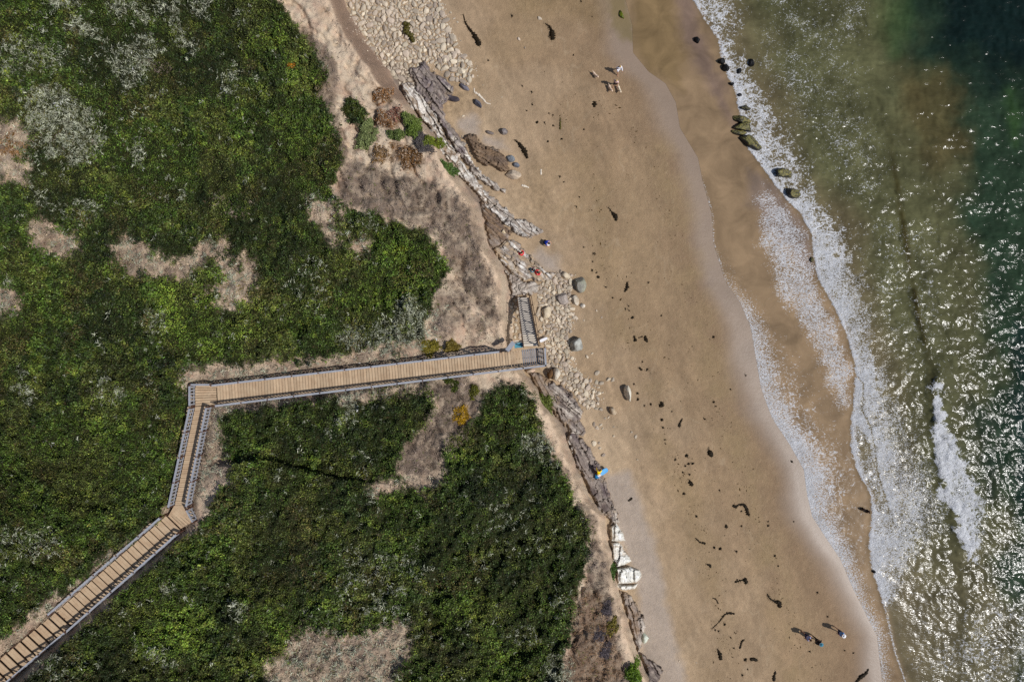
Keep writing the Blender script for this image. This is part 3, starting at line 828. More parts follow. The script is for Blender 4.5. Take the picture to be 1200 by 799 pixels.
def shrub(label, cx, cy, rx, ry, rot, h, col, dens=1.0, cat='shrub', name='round_shrub', group=None, twiggy=False):
    z0 = float(Z(np.array([cx]), np.array([cy]))[0])
    root = empty(name, Wv(cx, cy, z0))
    k = (CZ-z0)/800
    n = int(rx*ry*(3 if name == 'ground_plant' else 7)*dens)+40
    a = rng.random(n)*2*PI; r = np.sqrt(rng.random(n)); 
    lob = 1+.2*np.sin(a*3+rng.random()*6)+.14*np.sin(a*5+rng.random()*6)+rng.normal(0, .13, n)
    u = np.cos(a)*r*rx*k*lob; v = np.sin(a)*r*ry*k*lob
    ct, st = math.cos(-rot), math.sin(-rot)
    X = u*ct - v*st; Y = u*st + v*ct
    bump = .8+.5*(fbm(X*10, Y*10, 5, 2, int(cx)) )
    zz = h*np.sqrt(np.clip(1-r*r, 0, 1))*bump*rng.uniform(.55, 1, n)
    # follow the slope of the ground
    gz = Z(cx+X/k, cy-Y/k)-z0
    B = np.repeat(np.stack([X, Y, zz+np.clip(gz, -1, 1)+.06], 1), 4, 0); B += rng.normal(0, .06, B.shape)
    C = np.repeat(np.ones((n, 3))*np.array(col)*np.exp(rng.normal(0, .25, n))[:, None], 4, 0)
    if name == 'ground_plant':
        q = np.repeat(rng.random(n) < .3, 4); C[q] = C_SOIL*.8; C = C*np.exp(rng.normal(0, .25, len(C)))[:, None]
    elif not twiggy: C = C*np.array([1.0, .82, .5])*(.8+1.2*(.5+fbm(B[:, 0]*10, B[:, 1]*10, 6, 2, int(cx)))[:, None]*.5)
    leaves('foliage', B, np.clip(C, .005, .6), rng.uniform(.10, .24, len(B)), 1.6, .22 if twiggy else .45, M['twig'] if twiggy else M['leaf'], up=.3, parent=root)
    mb = MB(); 
    for i in range(5):
        q = rng.random()*2*PI; mb.beam(Vector((0, 0, -.3)), Vector((math.cos(q)*rx*k*.5, math.sin(q)*ry*k*.5, h*.6)), .05, .05)
    mb.build('stem', M['frame'], root)
    tag(root, label, cat, group)
    return root

# ------------------------------------------------------------------ box builder
class MB:
    def __init__(s): s.v = []; s.f = []
    def hexa(s, c):      # 8 corners: bottom 4 (ccw), top 4
        o = len(s.v); s.v += [tuple(p) for p in c]
        s.f += [(o+3, o+2, o+1, o), (o+4, o+5, o+6, o+7)] + [(o+i, o+(i+1) % 4, o+4+(i+1) % 4, o+4+i) for i in range(4)]
    def slab(s, a, b, c, d, th):
        t = Vector((0, 0, -th)); s.hexa([a+t, b+t, c+t, d+t, a, b, c, d])
    def beam(s, p, q, w, h, up=Vector((0, 0, 1))):
        d = (q-p).normalized(); side = d.cross(up)
        if side.length < 1e-3: side = Vector((1, 0, 0))
        side.normalize(); u = side.cross(d).normalized()
        a, b = side*w/2, u*h/2
        s.hexa([p-a-b, p+a-b, q+a-b, q-a-b, p-a+b, p+a+b, q+a+b, q-a+b])
    def build(s, name, mat, parent=None):
        me = bpy.data.meshes.new(name); me.from_pydata(s.v, [], s.f); me.update()
        return new_obj(name, me, mat, parent)

def fix_normals(o):
    bm = bmesh.new(); bm.from_mesh(o.data); bmesh.ops.recalc_face_normals(bm, faces=bm.faces); bm.to_mesh(o.data); bm.free()

# ------------------------------------------------------------------ boardwalk
walk = empty('boardwalk', Wv(241, 463, 8.4))
tag(walk, 'timber boardwalk with grey rails zigzagging over the bluff down to the beach', 'boardwalk')
walk_inv = walk.location.copy()
def bl(o):      # parts are built in world space; keep them there
    o.parent = walk; o.matrix_parent_inverse = Matrix.Translation(-walk_inv); fix_normals(o); return o
def lerp(a, b, t): return a+(b-a)*t

def deck_run(L0, L1, R0, R1, z0, z1, spacing, mat, name, gap=.018, steps=False, jitter=.012):
    """planks across a run between its two edges, given in photo pixels"""
    l0, l1 = Wv(*L0, z0), Wv(*L1, z1); r0, r1 = Wv(*R0, z0), Wv(*R1, z1)
    length = ((l1-l0).length+(r1-r0).length)/2
    n = max(1, round(length/spacing))
    out = []
    mb = MB()
    for i in range(n):
        t0 = i/n + (gap*.5 if steps else gap)/length; t1 = (i+1)/n - (gap*.5 if steps else gap)/length
        a, b, c, d = lerp(l0, l1, t0), lerp(r0, r1, t0), lerp(r0, r1, t1), lerp(l0, l1, t1)
        e = (b-a).normalized()*random.uniform(-1, 1)*jitter*3
        zz = random.uniform(-1, 1)*.004
        if steps:
            zt = lerp(z0, z1, (i+1)/n)
            m2 = MB()
            for q in (a, b, c, d): q.z = zt
            back = (c-b).normalized()*.012
            # tread of two boards
            am, bm_ = (a+d)/2, (b+c)/2
            g = (d-a).normalized()*.006
            m2.slab(a+e*.3, b+e*.3, bm_-g+e*.3, am-g+e*.3, .05); m2.slab(am+g, bm_+g, c, d, .05)
            o = bl(m2.build(name, mat)); out.append(o)
        else:
            for q in (a, b, c, d): q.z += zz
            mb.slab(a+e, b+e, c+e, d+e, .05)
    if not steps: out.append(bl(mb.build(name, mat)))
    # stringers beneath
    ms = MB()
    for f in (.06, .5, .94):
        p, q = lerp(l0, r0, f), lerp(l1, r1, f)
        ms.beam(p-Vector((0, 0, .22)), q-Vector((0, 0, .22)), .09, .26)
    bl(ms.build('joist', M['frame']))
    # support posts
    k = max(2, round(length/2.6))
    for i in range(k):
        t = (i+.5)/k
        for f in (.1, .9):
            p = lerp(lerp(l0, l1, t), lerp(r0, r1, t), f)
            mp = MB(); mp.beam(p-Vector((0, 0, 2.4)), p-Vector((0, 0, .2)), .14, .14); bl(mp.build('support_post', M['frame']))
    return out

def rail_run(P0, P1, z0, z1, h=1.02, cap=.17, picket=.13, step=.31, post_every=2.4, off=0.0, skirt=True):
    p, q = Wv(*P0, z0), Wv(*P1, z1)
    d = (q-p); L = d.length; dn = d.normalized()
    up = Vector((0, 0, 1))
    m = MB(); m.beam(p+up*h, q+up*h, cap, .045); bl(m.build('handrail', M['rail']))
    m = MB(); m.beam(p+up*.12, q+up*.12, .05, .09); m.beam(p+up*(h-.14), q+up*(h-.14), .045, .09); bl(m.build('rail_bar', M['rail']))
    m = MB(); n = int(L/step)
    side = dn.cross(up).normalized()
    for i in range(n):
        c = p+d*((i+.5)/n)
        a, b = c+up*(-.12), c+up*(h-.03)
        t = dn*picket/2; s_ = side*.018
        m.hexa([a-t-s_, a+t-s_, a+t+s_, a-t+s_, b-t-s_, b+t-s_, b+t+s_, b-t+s_])
    bl(m.build('pickets', M['rail']))
    k = max(1, round(L/post_every))
    for i in range(k+1):
        c = p+d*(i/k)
        m = MB(); m.beam(c-up*.45, c+up*(h+.06), .11, .11); bl(m.build('post', M['post']))

# beach landing and the first straight run
deck_run((611,410), (637,407), (613,430), (638.5,427), 7.2, 7.2, .2, M['olddeck'], 'landing')

ZL1 = 9.4; ZL2 = 10.6
deck_run((254,452), (611,410), (255,473), (613,430), ZL1, 7.2, .27, M['deck'], 'deck')
deck_run((229,451), (229,476), (253.5,451.5), (254,474), ZL1+.02, ZL1+.02, .24, M['deck'], 'landing')
deck_run((229,476.5), (205,592), (245.5,475), (222,592), ZL1, ZL2, .42, M['deck'], 'tread', steps=True)
# angled landing: four-cornered, boards across the lower flight
deck_run((211,594), (196.5,604.5), (229.5,609), (211.5,619), ZL2+.02, ZL2+.02, .24, M['deck'], 'landing')
mbx = MB(); a, b, c = Wv(205,592.3,ZL2+.014), Wv(222,592.3,ZL2+.014), Wv(230,608.5,ZL2+.014)
mbx.slab(Wv(204,592.3,ZL2+.01), b, c, Wv(197.5,604,ZL2+.01), .05); bl(mbx.build('landing', M['deck']))
deck_run((195.2,604), (66.2,716.5), (212,620.5), (84,733), ZL2+.1, 13.2, .62, M['deck'], 'tread', steps=True)
deck_run((66.2,716.8), (-61,823), (84,733.3), (-43,841), 13.3, 16.6, .66, M['deck'], 'tread', steps=True)

rail_run((229,450), (252,450), ZL1, ZL1)
rail_run((253,451), (586,412), ZL1, 7.35)
rail_run((257,474.5), (613,431), ZL1, 7.2)
rail_run((613,431), (639,428), 7.2, 7.2)
rail_run((639,428), (638,407), 7.2, 7.2, step=.4)
rail_run((228,451), (228,475), ZL1, ZL1)
rail_run((228,477), (203.5,592), ZL1, ZL2)
rail_run((247.5,476), (224,591), ZL1, ZL2)
rail_run((224,594), (232,609), ZL2, ZL2, cap=.10)
rail_run((194.5,603), (64.5,715.3), ZL2+.1, 13.2)
rail_run((213.6,622), (85.6,735), ZL2+.1, 13.2)
rail_run((85,734.5), (-42,842), 13.3, 16.6, cap=.10, picket=.09, step=.5)
# low cable fence on the worn side of the upper steps
def cable(pts, zs):
    m = MB()
    P = [Wv(*p, z) for p, z in zip(pts, zs)]
    for a, b in zip(P, P[1:]):
        m.beam(a+Vector((0,0,.5)), b+Vector((0,0,.5)), .03, .03); m.beam(a+Vector((0,0,.25)), b+Vector((0,0,.25)), .03, .03)
    bl(m.build('cable', M['frame']))
    for a in P:
        m = MB(); m.beam(a-Vector((0,0,1.2)), a+Vector((0,0,.6)), .1, .1); bl(m.build('post', M['post']))
cable([(62,718),(40,737),(20,755),(0,772),(-30,798)], [13.3,13.9,14.4,14.9,15.6])
# rail turning onto the beach stair
def rail_piece(p0, p1, z0, z1, mat, name, w=.17, h=.05):
    m = MB(); m.beam(Wv(*p0, z0), Wv(*p1, z1), w, h); bl(m.build(name, mat))
rail_piece((594,411), (602,401), 8.2, 7.6, M['rail'], 'handrail', .42, .08)
mp = MB(); mp.slab(Wv(603,402,6.6), Wv(603,408,6.6), Wv(613,407,6.6), Wv(613,401,6.6), .5); bl(mp.build('step_box', M['teal']))
mp = MB(); mp.slab(Wv(603,399,6.3), Wv(603,401.5,6.3), Wv(614,400.5,6.3), Wv(614,399,6.3), .1); bl(mp.build('kick_board', M['drift']))

# the open stair down to the sand
flight = empty('stair_flight', Wv(620, 405, 7.0)); flight.parent = walk; flight.matrix_parent_inverse = Matrix.Translation(-walk_inv)
fl_off = flight.location.copy()
def fl(o): o.parent = flight; o.matrix_parent_inverse = Matrix.Translation(-fl_off); fix_normals(o); return o
zt, zb = 7.05, 1.9
nT = 22
for i in range(nT):
    t = (i+.5)/nT; z = lerp(zt, zb, t)
    lx = lerp(614, 606.5, t); rx = lerp(630.5, 620, t); y = lerp(405.5, 349, t)
    m = MB(); hgt = 1.35
    m.slab(Wv(lx, y-hgt, z), Wv(rx, y-hgt-.3, z), Wv(rx, y+hgt-.3, z), Wv(lx, y+hgt, z), .06)
    fl(m.build('tread', M['tread'] if i > 4 else M['drift']))
for e0, e1 in (((613.5,406),(606,348)), ((631,405),(620.5,347))):
    m = MB(); m.beam(Wv(*e0, zt-.1), Wv(*e1, zb-.1), .08, .32); fl(m.build('stringer', M['frame']))
for e0, e1, ww in (((613,406),(605.5,348),.05), ((632.5,405),(622,346),.06)):
    a, b = Wv(*e0, zt), Wv(*e1, zb)
    m = MB(); m.beam(a+Vector((0,0,.95)), b+Vector((0,0,.95)), ww, .05); fl(m.build('handrail', M['frame']))
    for i in range(6):
        c = lerp(a, b, i/5); m = MB(); m.beam(c-Vector((0,0,.9)), c+Vector((0,0,1.0)), .08, .08); fl(m.build('post', M['frame']))

# ------------------------------------------------------------------ rocks
def rock_mesh(name, seed, sx, sy, sz, sub=3, cuts=9, rough=.06, col=None, col2=None):
    r = np.random.default_rng(seed)
    bm = bmesh.new(); bmesh.ops.create_icosphere(bm, subdivisions=sub, radius=1)
    V = np.array([v.co[:] for v in bm.verts])
    for i in range(cuts):
        n = r.normal(size=3); n /= np.linalg.norm(n); c = r.uniform(.55, .85)
        d = V@n; V = V - np.maximum(d-c, 0)[:, None]*n*.92
    V = V*(1+rough*2*(fbm(V[:, 0]*2+seed, V[:, 1]*2+V[:, 2]*1.3, .7, 3, seed % 50))[:, None])
    V[:, 2] = np.maximum(V[:, 2], -.45)
    V = V*np.array([sx, sy, sz])
    for v, c in zip(bm.verts, V): v.co = c
    me = bpy.data.meshes.new(name); bm.to_mesh(me); bm.free()
    for p in me.polygons: p.use_smooth = sub > 2
    if col is not None:
        n = fbm(V[:, 0]*3+seed, V[:, 1]*3, 1.1, 3, 7)
        c = np.ones((len(V), 3))*np.array(col)
        if col2 is not None: c = mixc(c, np.array(col2), np.clip(.4+n*3, 0, 1))
        add_col(me, 'col', c)
    return me

PALE = srgb(206,190,164); PALE2 = srgb(180,164,142); GRY = srgb(138,134,124); GRY2 = srgb(110,106,100)
def boulder(label, px, py, rx, ry, rot=0, h=None, col=PALE, col2=PALE2, mat=None, seed=None, name='boulder', cat='boulder', group=None, dz=0, sub=4, cuts=9):
    seed = int(px*7+py*13) if seed is None else seed
    z = float(Z(np.array([px]), np.array([py]))[0])
    k = (CZ-z)/800
    h = h if h is not None else min(rx, ry)*k*.8
    me = rock_mesh(name, seed, rx*k*1.12, ry*k*1.12, h, sub=sub, col=col, col2=col2, cuts=cuts)
    o = new_obj(name, me, mat or M['boulder'])
    o.location = Wv(px, py, z+h*.18+dz); o.rotation_euler = (0, 0, -math.radians(rot))
    tag(o, label, cat, group); return o

B = boulder
B('large grey angular boulder on the sand with a black shaded left side', 679, 333, 7, 9.5, -15, .8, GRY, srgb(150,150,132))
B('rounded grey mauve boulder at the edge of the cobbles beside a smaller cream one', 660, 350, 7, 6.5, 0, .6, srgb(168,156,146), srgb(150,138,130))
B('cream oblong boulder with a rusty tip just right of the grey mauve one', 674, 352, 4, 6.5, -20, .45, srgb(196,184,166), PALE2)
B('small white boulder lying alone on the sand right of the cobbles', 683, 358, 3, 2.6, 20, .3, srgb(214,208,200), PALE)
B('tall pale grey boulder with dark sides, on the sand right of the stair landing', 676, 404, 7, 9.5, 5, .95, srgb(176,176,168), GRY)
B('long cream slab lying among cobbles beside the stair', 640, 367, 5, 9, 8, .5, PALE, srgb(200,182,150))
B('white boulder with a brown broken side below the stair landing', 652, 439, 5, 7.5, 8, 1.0, srgb(214,204,186), PALE)
B('brown block leaning against the white boulder below the landing', 645.5, 437, 4, 7, 35, .8, srgb(112,84,52), srgb(90,66,44))
B('pale pink boulder just below the boardwalk end', 622, 434, 6, 3.2, -10, .5, srgb(196,168,146), PALE2)
B('tall narrow white boulder standing alone on the open sand', 735.5, 461, 3.8, 9.5, -8, .9, srgb(214,208,192), PALE)
B('small buff block on the sand left of the narrow white boulder', 718, 481, 3.8, 5.5, -25, .6, srgb(190,170,142), PALE2)
B('round cream boulder at the tip of the brown ledge', 602, 205, 8.5, 5, -5, .6, srgb(190,172,150), srgb(176,160,142))
B('egg shaped white boulder on sand right of the top cobble field', 541, 84, 4, 4.6, -20, .45, srgb(214,200,176), PALE)
B('cream boulder at the lower right corner of the top cobble field', 545, 90.5, 4.5, 5, -20, .5, PALE, PALE2) if False else None
B('blue grey slab lying by the white driftwood log', 559.5, 121, 3, 6.5, -35, .45, srgb(96,96,104), srgb(74,74,84))
B('blue grey flat rock just up beach of the driftwood log', 543, 102, 7, 2.6, 28, .4, srgb(120,116,124), srgb(96,92,100))
B('dark jagged rock between the ledge and the driftwood log', 529, 115, 9, 3.4, 14, .5, srgb(84,76,80), srgb(60,54,60))
B('mottled grey rock beside two pale sand pans', 590, 155, 5, 4, 20, .5, srgb(150,142,138), srgb(100,92,92))
B('small split grey rock left of the mottled grey rock', 574, 155.5, 4.6, 2, 15, .3, srgb(128,118,112), srgb(90,82,80))
B('blue grey rock on the right end of the brown ledge', 598, 186, 5, 3.6, 15, .5, srgb(132,138,142), srgb(110,114,120))
B('small blue grey rock right of the brown ledge end', 605.5, 193.5, 4, 2.8, 10, .4, srgb(124,130,136), srgb(104,108,116))
B('cream boulder on the brown rock shelf below the cliff', 590, 272, 3, 2.8, 0, .5, srgb(214,196,164), PALE)
B('white round boulder on the ledge strip beside the green pool', 579.5, 258, 2, 2.2, 0, .35, srgb(214,204,190), PALE)
B('white boulder lodged in the ledge just above the small round green shrub', 537, 182, 4.2, 3, 20, .5, srgb(206,192,180), PALE)
B('pale round boulder among the ledge rocks by the upper stair foot', 663, 323, 5, 4.4, 0, .5, PALE, srgb(200,184,160))

# surf rocks
S = dict(mat=M['surf'], cat='rock', name='surf_rock')
def srock(label, px, py, rx, ry, rot, h, mat='surf', seed=None, dz=0.0, cat='rock'):
    k = CZ/800
    me = rock_mesh('surf_rock', seed or int(px*3+py*5), rx*k*1.1, ry*k*1.1, h, sub=4, cuts=11, rough=.12)
    o = new_obj('surf_rock', me, M[mat]); o.location = Wv(px, py, .02+dz); o.rotation_euler = (0, 0, -math.radians(rot)); tag(o, label, cat); return o
srock('algae topped rock at the upper end of the rock cluster in the foam', 870, 140, 11, 4.5, 12, .8)
srock('widest ochre algae rock in the middle of the surf cluster', 870, 149, 13, 5.5, 10, 1.0)
srock('thin dark edged rock squeezed between the two largest surf rocks', 866, 156, 9, 3, 12, .7)
srock('long yellow green rock tilted at the lower end of the surf cluster', 878, 166, 15, 6.5, 32, 1.1)
srock('small mossy rock just above the surf cluster', 872, 127, 6.5, 3.6, 10, .6)
srock('lone oval ochre rock in the foam below the surf cluster', 916, 204, 11, 6, 8, .9)
srock('speckled yellow black rock at the foam edge, lowest of the surf rocks', 928, 227, 8.5, 5.2, 15, .9)
srock('black rock of the dark row at the foam edge, its upper lump', 845, 72, 4.5, 3.6, 20, .6, 'dark')
srock('black rock of the dark row at the foam edge, its lower lump', 850, 81, 4, 5, -20, .6, 'dark')
srock('tiny black rock under the foam edge below the dark row', 857, 98.5, 3, 2.4, 15, .4, 'dark')
srock('small dark rock at the foam edge above the mossy rock', 866, 112, 3, 2.2, 10, .4, 'dark')
srock('lone black rock lying in the wet film left of the surf', 817, 47.5, 4, 3.4, 40, .5, 'dark')
srock('dark rock breaking through the top foam on its sea side', 880.5, 75, 3.4, 5, -20, .5, 'dark')
srock('small dark rock inside the foam beside the dark row', 866, 84, 2.2, 3.6, 20, .35, 'dark')
srock('small yellow rock on the ripple edge beside the silver sheet', 951, 304, 2.6, 3.4, 0, .3)
srock('small black stone on the foam line in the lower right', 1023.5, 669, 1.7, 2.8, -20, .35, 'dark')
srock('bright green weedy rock in the shallow pool at the top of the beach', 727.5, 18, 2.6, 5.6, -25, .35, 'greenrock')

# cobbles
cob_meshes = [rock_mesh('cobble', 100+i, 1, random.uniform(.68, 1), random.uniform(.45, .7), sub=2, cuts=9, rough=.05) for i in range(14)]
for m in cob_meshes:
    m.materials.append(M['cob'])
    for p in m.polygons: p.use_smooth = False
def scatter(poly, n, rfun, tries=60000, taken=None):
    P = np.array(poly, float); taken = [] if taken is None else taken
    x = rng.uniform(P[:, 0].min(), P[:, 0].max(), tries); y = rng.uniform(P[:, 1].min(), P[:, 1].max(), tries)
    ok = sdf(x, y, P) + 12*fbm(x, y, 9, 3, 71) > 0
    x, y = x[ok], y[ok]; r = rfun(x, y)
    o = np.argsort(-r); x, y, r = x[o], y[o], r[o]
    K = []
    ax_, ay_, ar = np.zeros(n+len(taken)), np.zeros(n+len(taken)), np.zeros(n+len(taken)); m = len(taken)
    for i, t in enumerate(taken): ax_[i], ay_[i], ar[i] = t
    for a, b, c in zip(x, y, r):
        if m and (np.hypot(ax_[:m]-a, ay_[:m]-b) < (ar[:m]+c)*.80).any(): continue
        ax_[m], ay_[m], ar[m] = a, b, c; m += 1; K.append((a, b, c))
        if m >= n+len(taken): break
    return K
R1 = [(402,-14),(416,26),(438,58),(458,84),(472,100),(486,98),(494,84),(506,76),(522,86),(536,94),(549,98),(556,88),(548,70),(536,52),(528,34),(520,14),(512,-14)]
R2 = [(630,338),(644,326),(660,318),(670,322),(668,344),(672,366),(668,392),(664,410),(674,432),(690,446),(702,470),(694,480),(682,470),(668,456),(654,446),(640,436),(641,404),(636,384),(632,362)]
K1 = scatter(R1, 760, lambda x, y: np.clip(rng.lognormal(.16, .45, len(x)) + .9*sm(480, 545, x+y*.3-10)*rng.random(len(x)), 1.0, 4.4))
K2 = scatter(R2, 420, lambda x, y: np.clip(rng.lognormal(.2, .42, len(x)), .9, 3.6), taken=[(679,333,8),(660,350,7),(674,352,5),(676,404,8.5),(640,367,6),(651,438,7),(663,323,5)])
K3 = scatter([(598,346),(606,346),(613,398),(601,399)], 26, lambda x, y: rng.uniform(1.0, 2.4, len(x)))
K2 = K2 + K3
LONE = [(528,15,1.8),(532,22,1.6),(516,9,2.6),(514,17,2.2),(536,26,1.6),(528,34,1.8),(521,12,1.2),(533,62,3.6),(520,48,3.4),(522,70,4),(527,66,3.4),(545,69,1.2),(632,22,2.8),(608,46,2.2),(615,56,1.5),
        (700,437,3.6),(692,446,3.2),(699,448,2.8),(705,449,3.6),(713,444,3),(718,445,3),(683,462,2.2),(681,468,2.6),(686,466,2),(690,472,2),(694,472,2),(699,478.5,2.6),(704.5,479.5,2.2),
        (709,490,1.5),(713,489,1.4),(700,500,1.4),(696,497,3),(700,502,2.6),(704,498,2),(706,502,1.4),(696,519,4),(702,519,1.8),(702.6,525,2.2),(707,533,3),(719,511,1.8),(740,506,1.8),(745,511.5,2.2),
        (747,538.5,1.5),(706,460,1.6),(695,458,1.2),(671,368,2.6),(675,372,2.8),(684,375,1.2),(699,364,1.4),(705,372,1.2),(688,418,2.2),(694,414,1.6),(655,467,1.4),(678,529,2.2),(644,283,1.2),
        (719,500,1.2),(733,641,1.2),(796,774,1.2),(816,776,1),(566,100,1),(574,118,.9),(588,114,.9),(543,136,1.6)]
allK = [(a, b, c, 'cobbles filling the boulder field at the top of the beach', 'pale angular cobble packed in the boulder field at the top of the beach') for a, b, c in K1] +        [(a, b, c, 'cobbles piled beside the beach stair', 'pale cobble in the pile between the beach stair and the sand') for a, b, c in K2]
allK.sort(key=lambda t: -t[2])
single, rest = allK[:235], allK[235:]
single += [(a, b, c, 'stray pale stones on open sand', 'stray pale stone lying by itself on the bare sand') for a, b, c in LONE]
for i, (a, b, c, g, lab) in enumerate(single):
    o = bpy.data.objects.new('cobble', cob_meshes[i % 14]); COL.objects.link(o)
    z = float(Z(np.array([a]), np.array([b]))[0]); k = (CZ-z)/800
    s = c*k*1.1; o.scale = (s*random.uniform(.9, 1.25), s*random.uniform(.7, 1.0), s*random.uniform(.6, 1)); o.location = Wv(a, b, z+s*.18)
    o.rotation_euler = (random.uniform(-.25, .25), random.uniform(-.25, .25), random.uniform(0, 6.28))
    tag(o, lab, 'cobble', g)
# the rest as one bed
vs, fs, off = [], [], 0
extra = list(rest)
for poly, n in ((R1, 800), (R2, 700)):
    P = np.array(poly); x = rng.uniform(P[:, 0].min(), P[:, 0].max()+12, n*4); y = rng.uniform(P[:, 1].min(), P[:, 1].max(), n*4)
    ok = sdf(x, y, P)+14*fbm(x, y, 9, 3, 71) > -5; x, y = x[ok][:n], y[ok][:n]
    extra += [(a, b, r, '', '') for a, b, r in zip(x, y, rng.uniform(.5, 1.1, len(x)))]
zz = Z(np.array([e[0] for e in extra]), np.array([e[1] for e in extra]))
for i, (e, z) in enumerate(zip(extra, zz)):
    me = cob_meshes[i % 14]
    V = np.array([v.co[:] for v in me.vertices])
    k = (CZ-z)/800; s = e[2]*k*1.08; a = random.uniform(0, 6.28)
    R = np.array([[math.cos(a), -math.sin(a), 0], [math.sin(a), math.cos(a), 0], [0, 0, 1]])
    vs.append(V@R.T*s + np.array(W(e[0], e[1], z+s*.15)))
    fs.append(np.array([p.vertices[:] for p in me.polygons])+off); off += len(V)
o = new_obj('cobble_bed', mesh_np('cobble_bed', np.concatenate(vs), np.concatenate(fs), False), M['cob'])
tag(o, 'small pale stones and shingle filling gaps between the cobbles', 'shingle', kind='stuff')

# ------------------------------------------------------------------ layered ledges
def outcrop(label, poly, h, ang, pal, period=5.5, seed=1, name='rock_ledge', cat='rock ledge', shag=3.0, tilt=1.0, lines=.5):
    P = np.array(poly, float); st = .62
    ax = np.arange(P[:, 0].min()-4, P[:, 0].max()+4, st); ay = np.arange(P[:, 1].min()-4, P[:, 1].max()+4, st)
    X, Y = np.meshgrid(ax, ay)
    d = sdf(X, Y, P) + shag*2.4*fbm(X, Y, 5, 4, seed, .6)
    ca, sa = math.cos(math.radians(ang)), math.sin(math.radians(ang))
    u = X*ca+Y*sa; v = -X*sa+Y*ca            # u along the beds, v across
    w = v + 11*fbm(u*.5, v, 11, 4, seed+2) 
    ph = w/period; tooth = ph-np.floor(ph)
    band = vn(np.floor(ph)*3.7+seed, u*.02, 5); band2 = vn(np.floor(ph*2.3)*1.9+seed, u*.05, 8)
    prof = sm(-.5, 2.2, d)
    hh = h*prof*(.45 + .6*band + tilt*.18*tooth + .22*(fbm(X, Y, 4, 4, seed+6, .65))) + .12*prof*(fbm(u*.3, v, 1.2, 2, seed+9))
    crack = np.abs(fbm(X, Y, 12, 3, seed+12)); hh = hh - .28*np.exp(-(crack/.012)**2)*prof
    z = Z(X, Y) - .35 + (hh+.35)*sm(-2.5, .5, d)
    c = np.array([pal[i % len(pal)] for i in range(len(pal))])
    idx = band*.75 + band2*.35 + fbm(X, Y, 14, 3, seed+15)*.9
    idx = np.clip(idx, 0, .999)*(len(pal)-1); i0 = np.floor(idx).astype(int); f = idx-i0
    col = c[i0]*(1-f[..., None])+c[np.minimum(i0+1, len(pal)-1)]*f[..., None]
    col = mixc(col, srgb(52,44,40), np.clip(np.exp(-(tooth/.09)**2)*lines*np.clip(1+4*fbm(X,Y,9,3,seed+30),0,1.6) + np.exp(-(crack/.010)**2)*lines, 0, 1))
    col = col*(1+.7*fbm(X, Y, 2.2, 3, seed+20)[..., None])
    col = mixc(col, srgb(160,138,112), np.clip(sm(1.5, -1, d)*.8 + 2.5*np.maximum(fbm(X, Y, 7, 3, seed+33)-.12, 0), 0, .9))
    Xw, Yw, Zw = W(X, Y, z)
    V = np.stack([Xw, Yw, Zw], -1).reshape(-1, 3); Fq = grid_faces(*X.shape)
    keep = (d.ravel()[Fq] > -2.2).any(1)
    V2, F2, ex = compact(V, Fq[keep], [np.clip(col, .01, .8).reshape(-1, 3)])
    org = V2.mean(0); org[2] = V2[:, 2].min()
    me = mesh_np(name, V2-org, F2); add_col(me, 'col', ex[0])
    o = new_obj(name, me, M['rock']); o.location = org; tag(o, label, cat); return o
gW, gL, gM, gD, gB, gT = srgb(226,220,210), srgb(186,176,164), srgb(146,134,124), srgb(98,86,82), srgb(126,104,82), srgb(174,152,124)
outcrop('dark slate ledge dipping right from the top cobble field', [(478,80),(488,78),(498,72),(506,84),(522,92),(534,106),(527,116),(519,124),(522,140),(531,150),(539,160),(546,176),(556,196),(548,196),(534,176),(524,158),(514,140),(500,122),(488,106)], .7, 52, [gD, gD, gM, srgb(112,100,102), gL], 6, 3)
outcrop('bright white weathered ledge running down along the cliff foot', [(470,98),(480,96),(488,104),(500,120),(512,136),(522,158),(532,176),(541,188),(552,202),(562,214),(572,228),(566,236),(556,224),(544,212),(532,200),(522,186),(514,168),(506,154),(494,140),(482,126),(474,112)], .8, 55, [gW, gM, gW, gL, gB, gW, gM, gW], 5, 8, lines=.8)
outcrop('grey ledge strip with a brown rain pool in its middle', [(541,160),(548,176),(556,192),(566,204),(580,214),(592,222),(593,227),(580,223),(566,214),(554,204),(546,190),(536,172)], .55, 48, [gD, gM, gL, gM, gW], 4, 12)
outcrop('brown knobbly ledge reaching out toward the round cream boulder', [(545,162),(551,156),(558,158),(562,168),(574,172),(586,176),(593,184),(596,196),(600,200),(590,201),(578,196),(570,194),(560,188),(554,180)], .8, 30, [gD, srgb(112,94,78), gB, gM], 4.5, 17)
outcrop('long white and grey ledge strips ending at a point on the sand', [(556,214),(564,218),(574,228),(588,240),(600,250),(604,256),(617,258),(626,264),(637,272),(630,276),(618,279),(606,276),(600,268),(588,262),(576,250),(564,236)], .55, 40, [gM, gW, gB, gL, gM, gW, gD, gW], 3.8, 23, lines=.8)
outcrop('brown shelf with small pools hard against the cliff below the rim', [(563,234),(576,248),(590,262),(600,272),(594,282),(578,292),(573,284),(568,262)], .4, 42, [gB, gM, gB, gD], 5, 29)
outcrop('wide smooth tan and grey ledge where people sit on the rocks', [(578,292),(596,280),(610,284),(618,296),(632,310),(640,318),(652,320),(646,328),(632,330),(622,326),(614,330),(606,326),(596,316),(586,304)], .5, 36, [gM, gT, gL, gT, gM, gW], 5, 31)
outcrop('curved grey ledge wrapping round the top of the beach stair', [(592,318),(604,322),(616,330),(628,330),(634,336),(630,344),(620,346),(606,346),(598,352),(599,336)], .5, 160, [gD, gM, gL, gM], 4, 37)
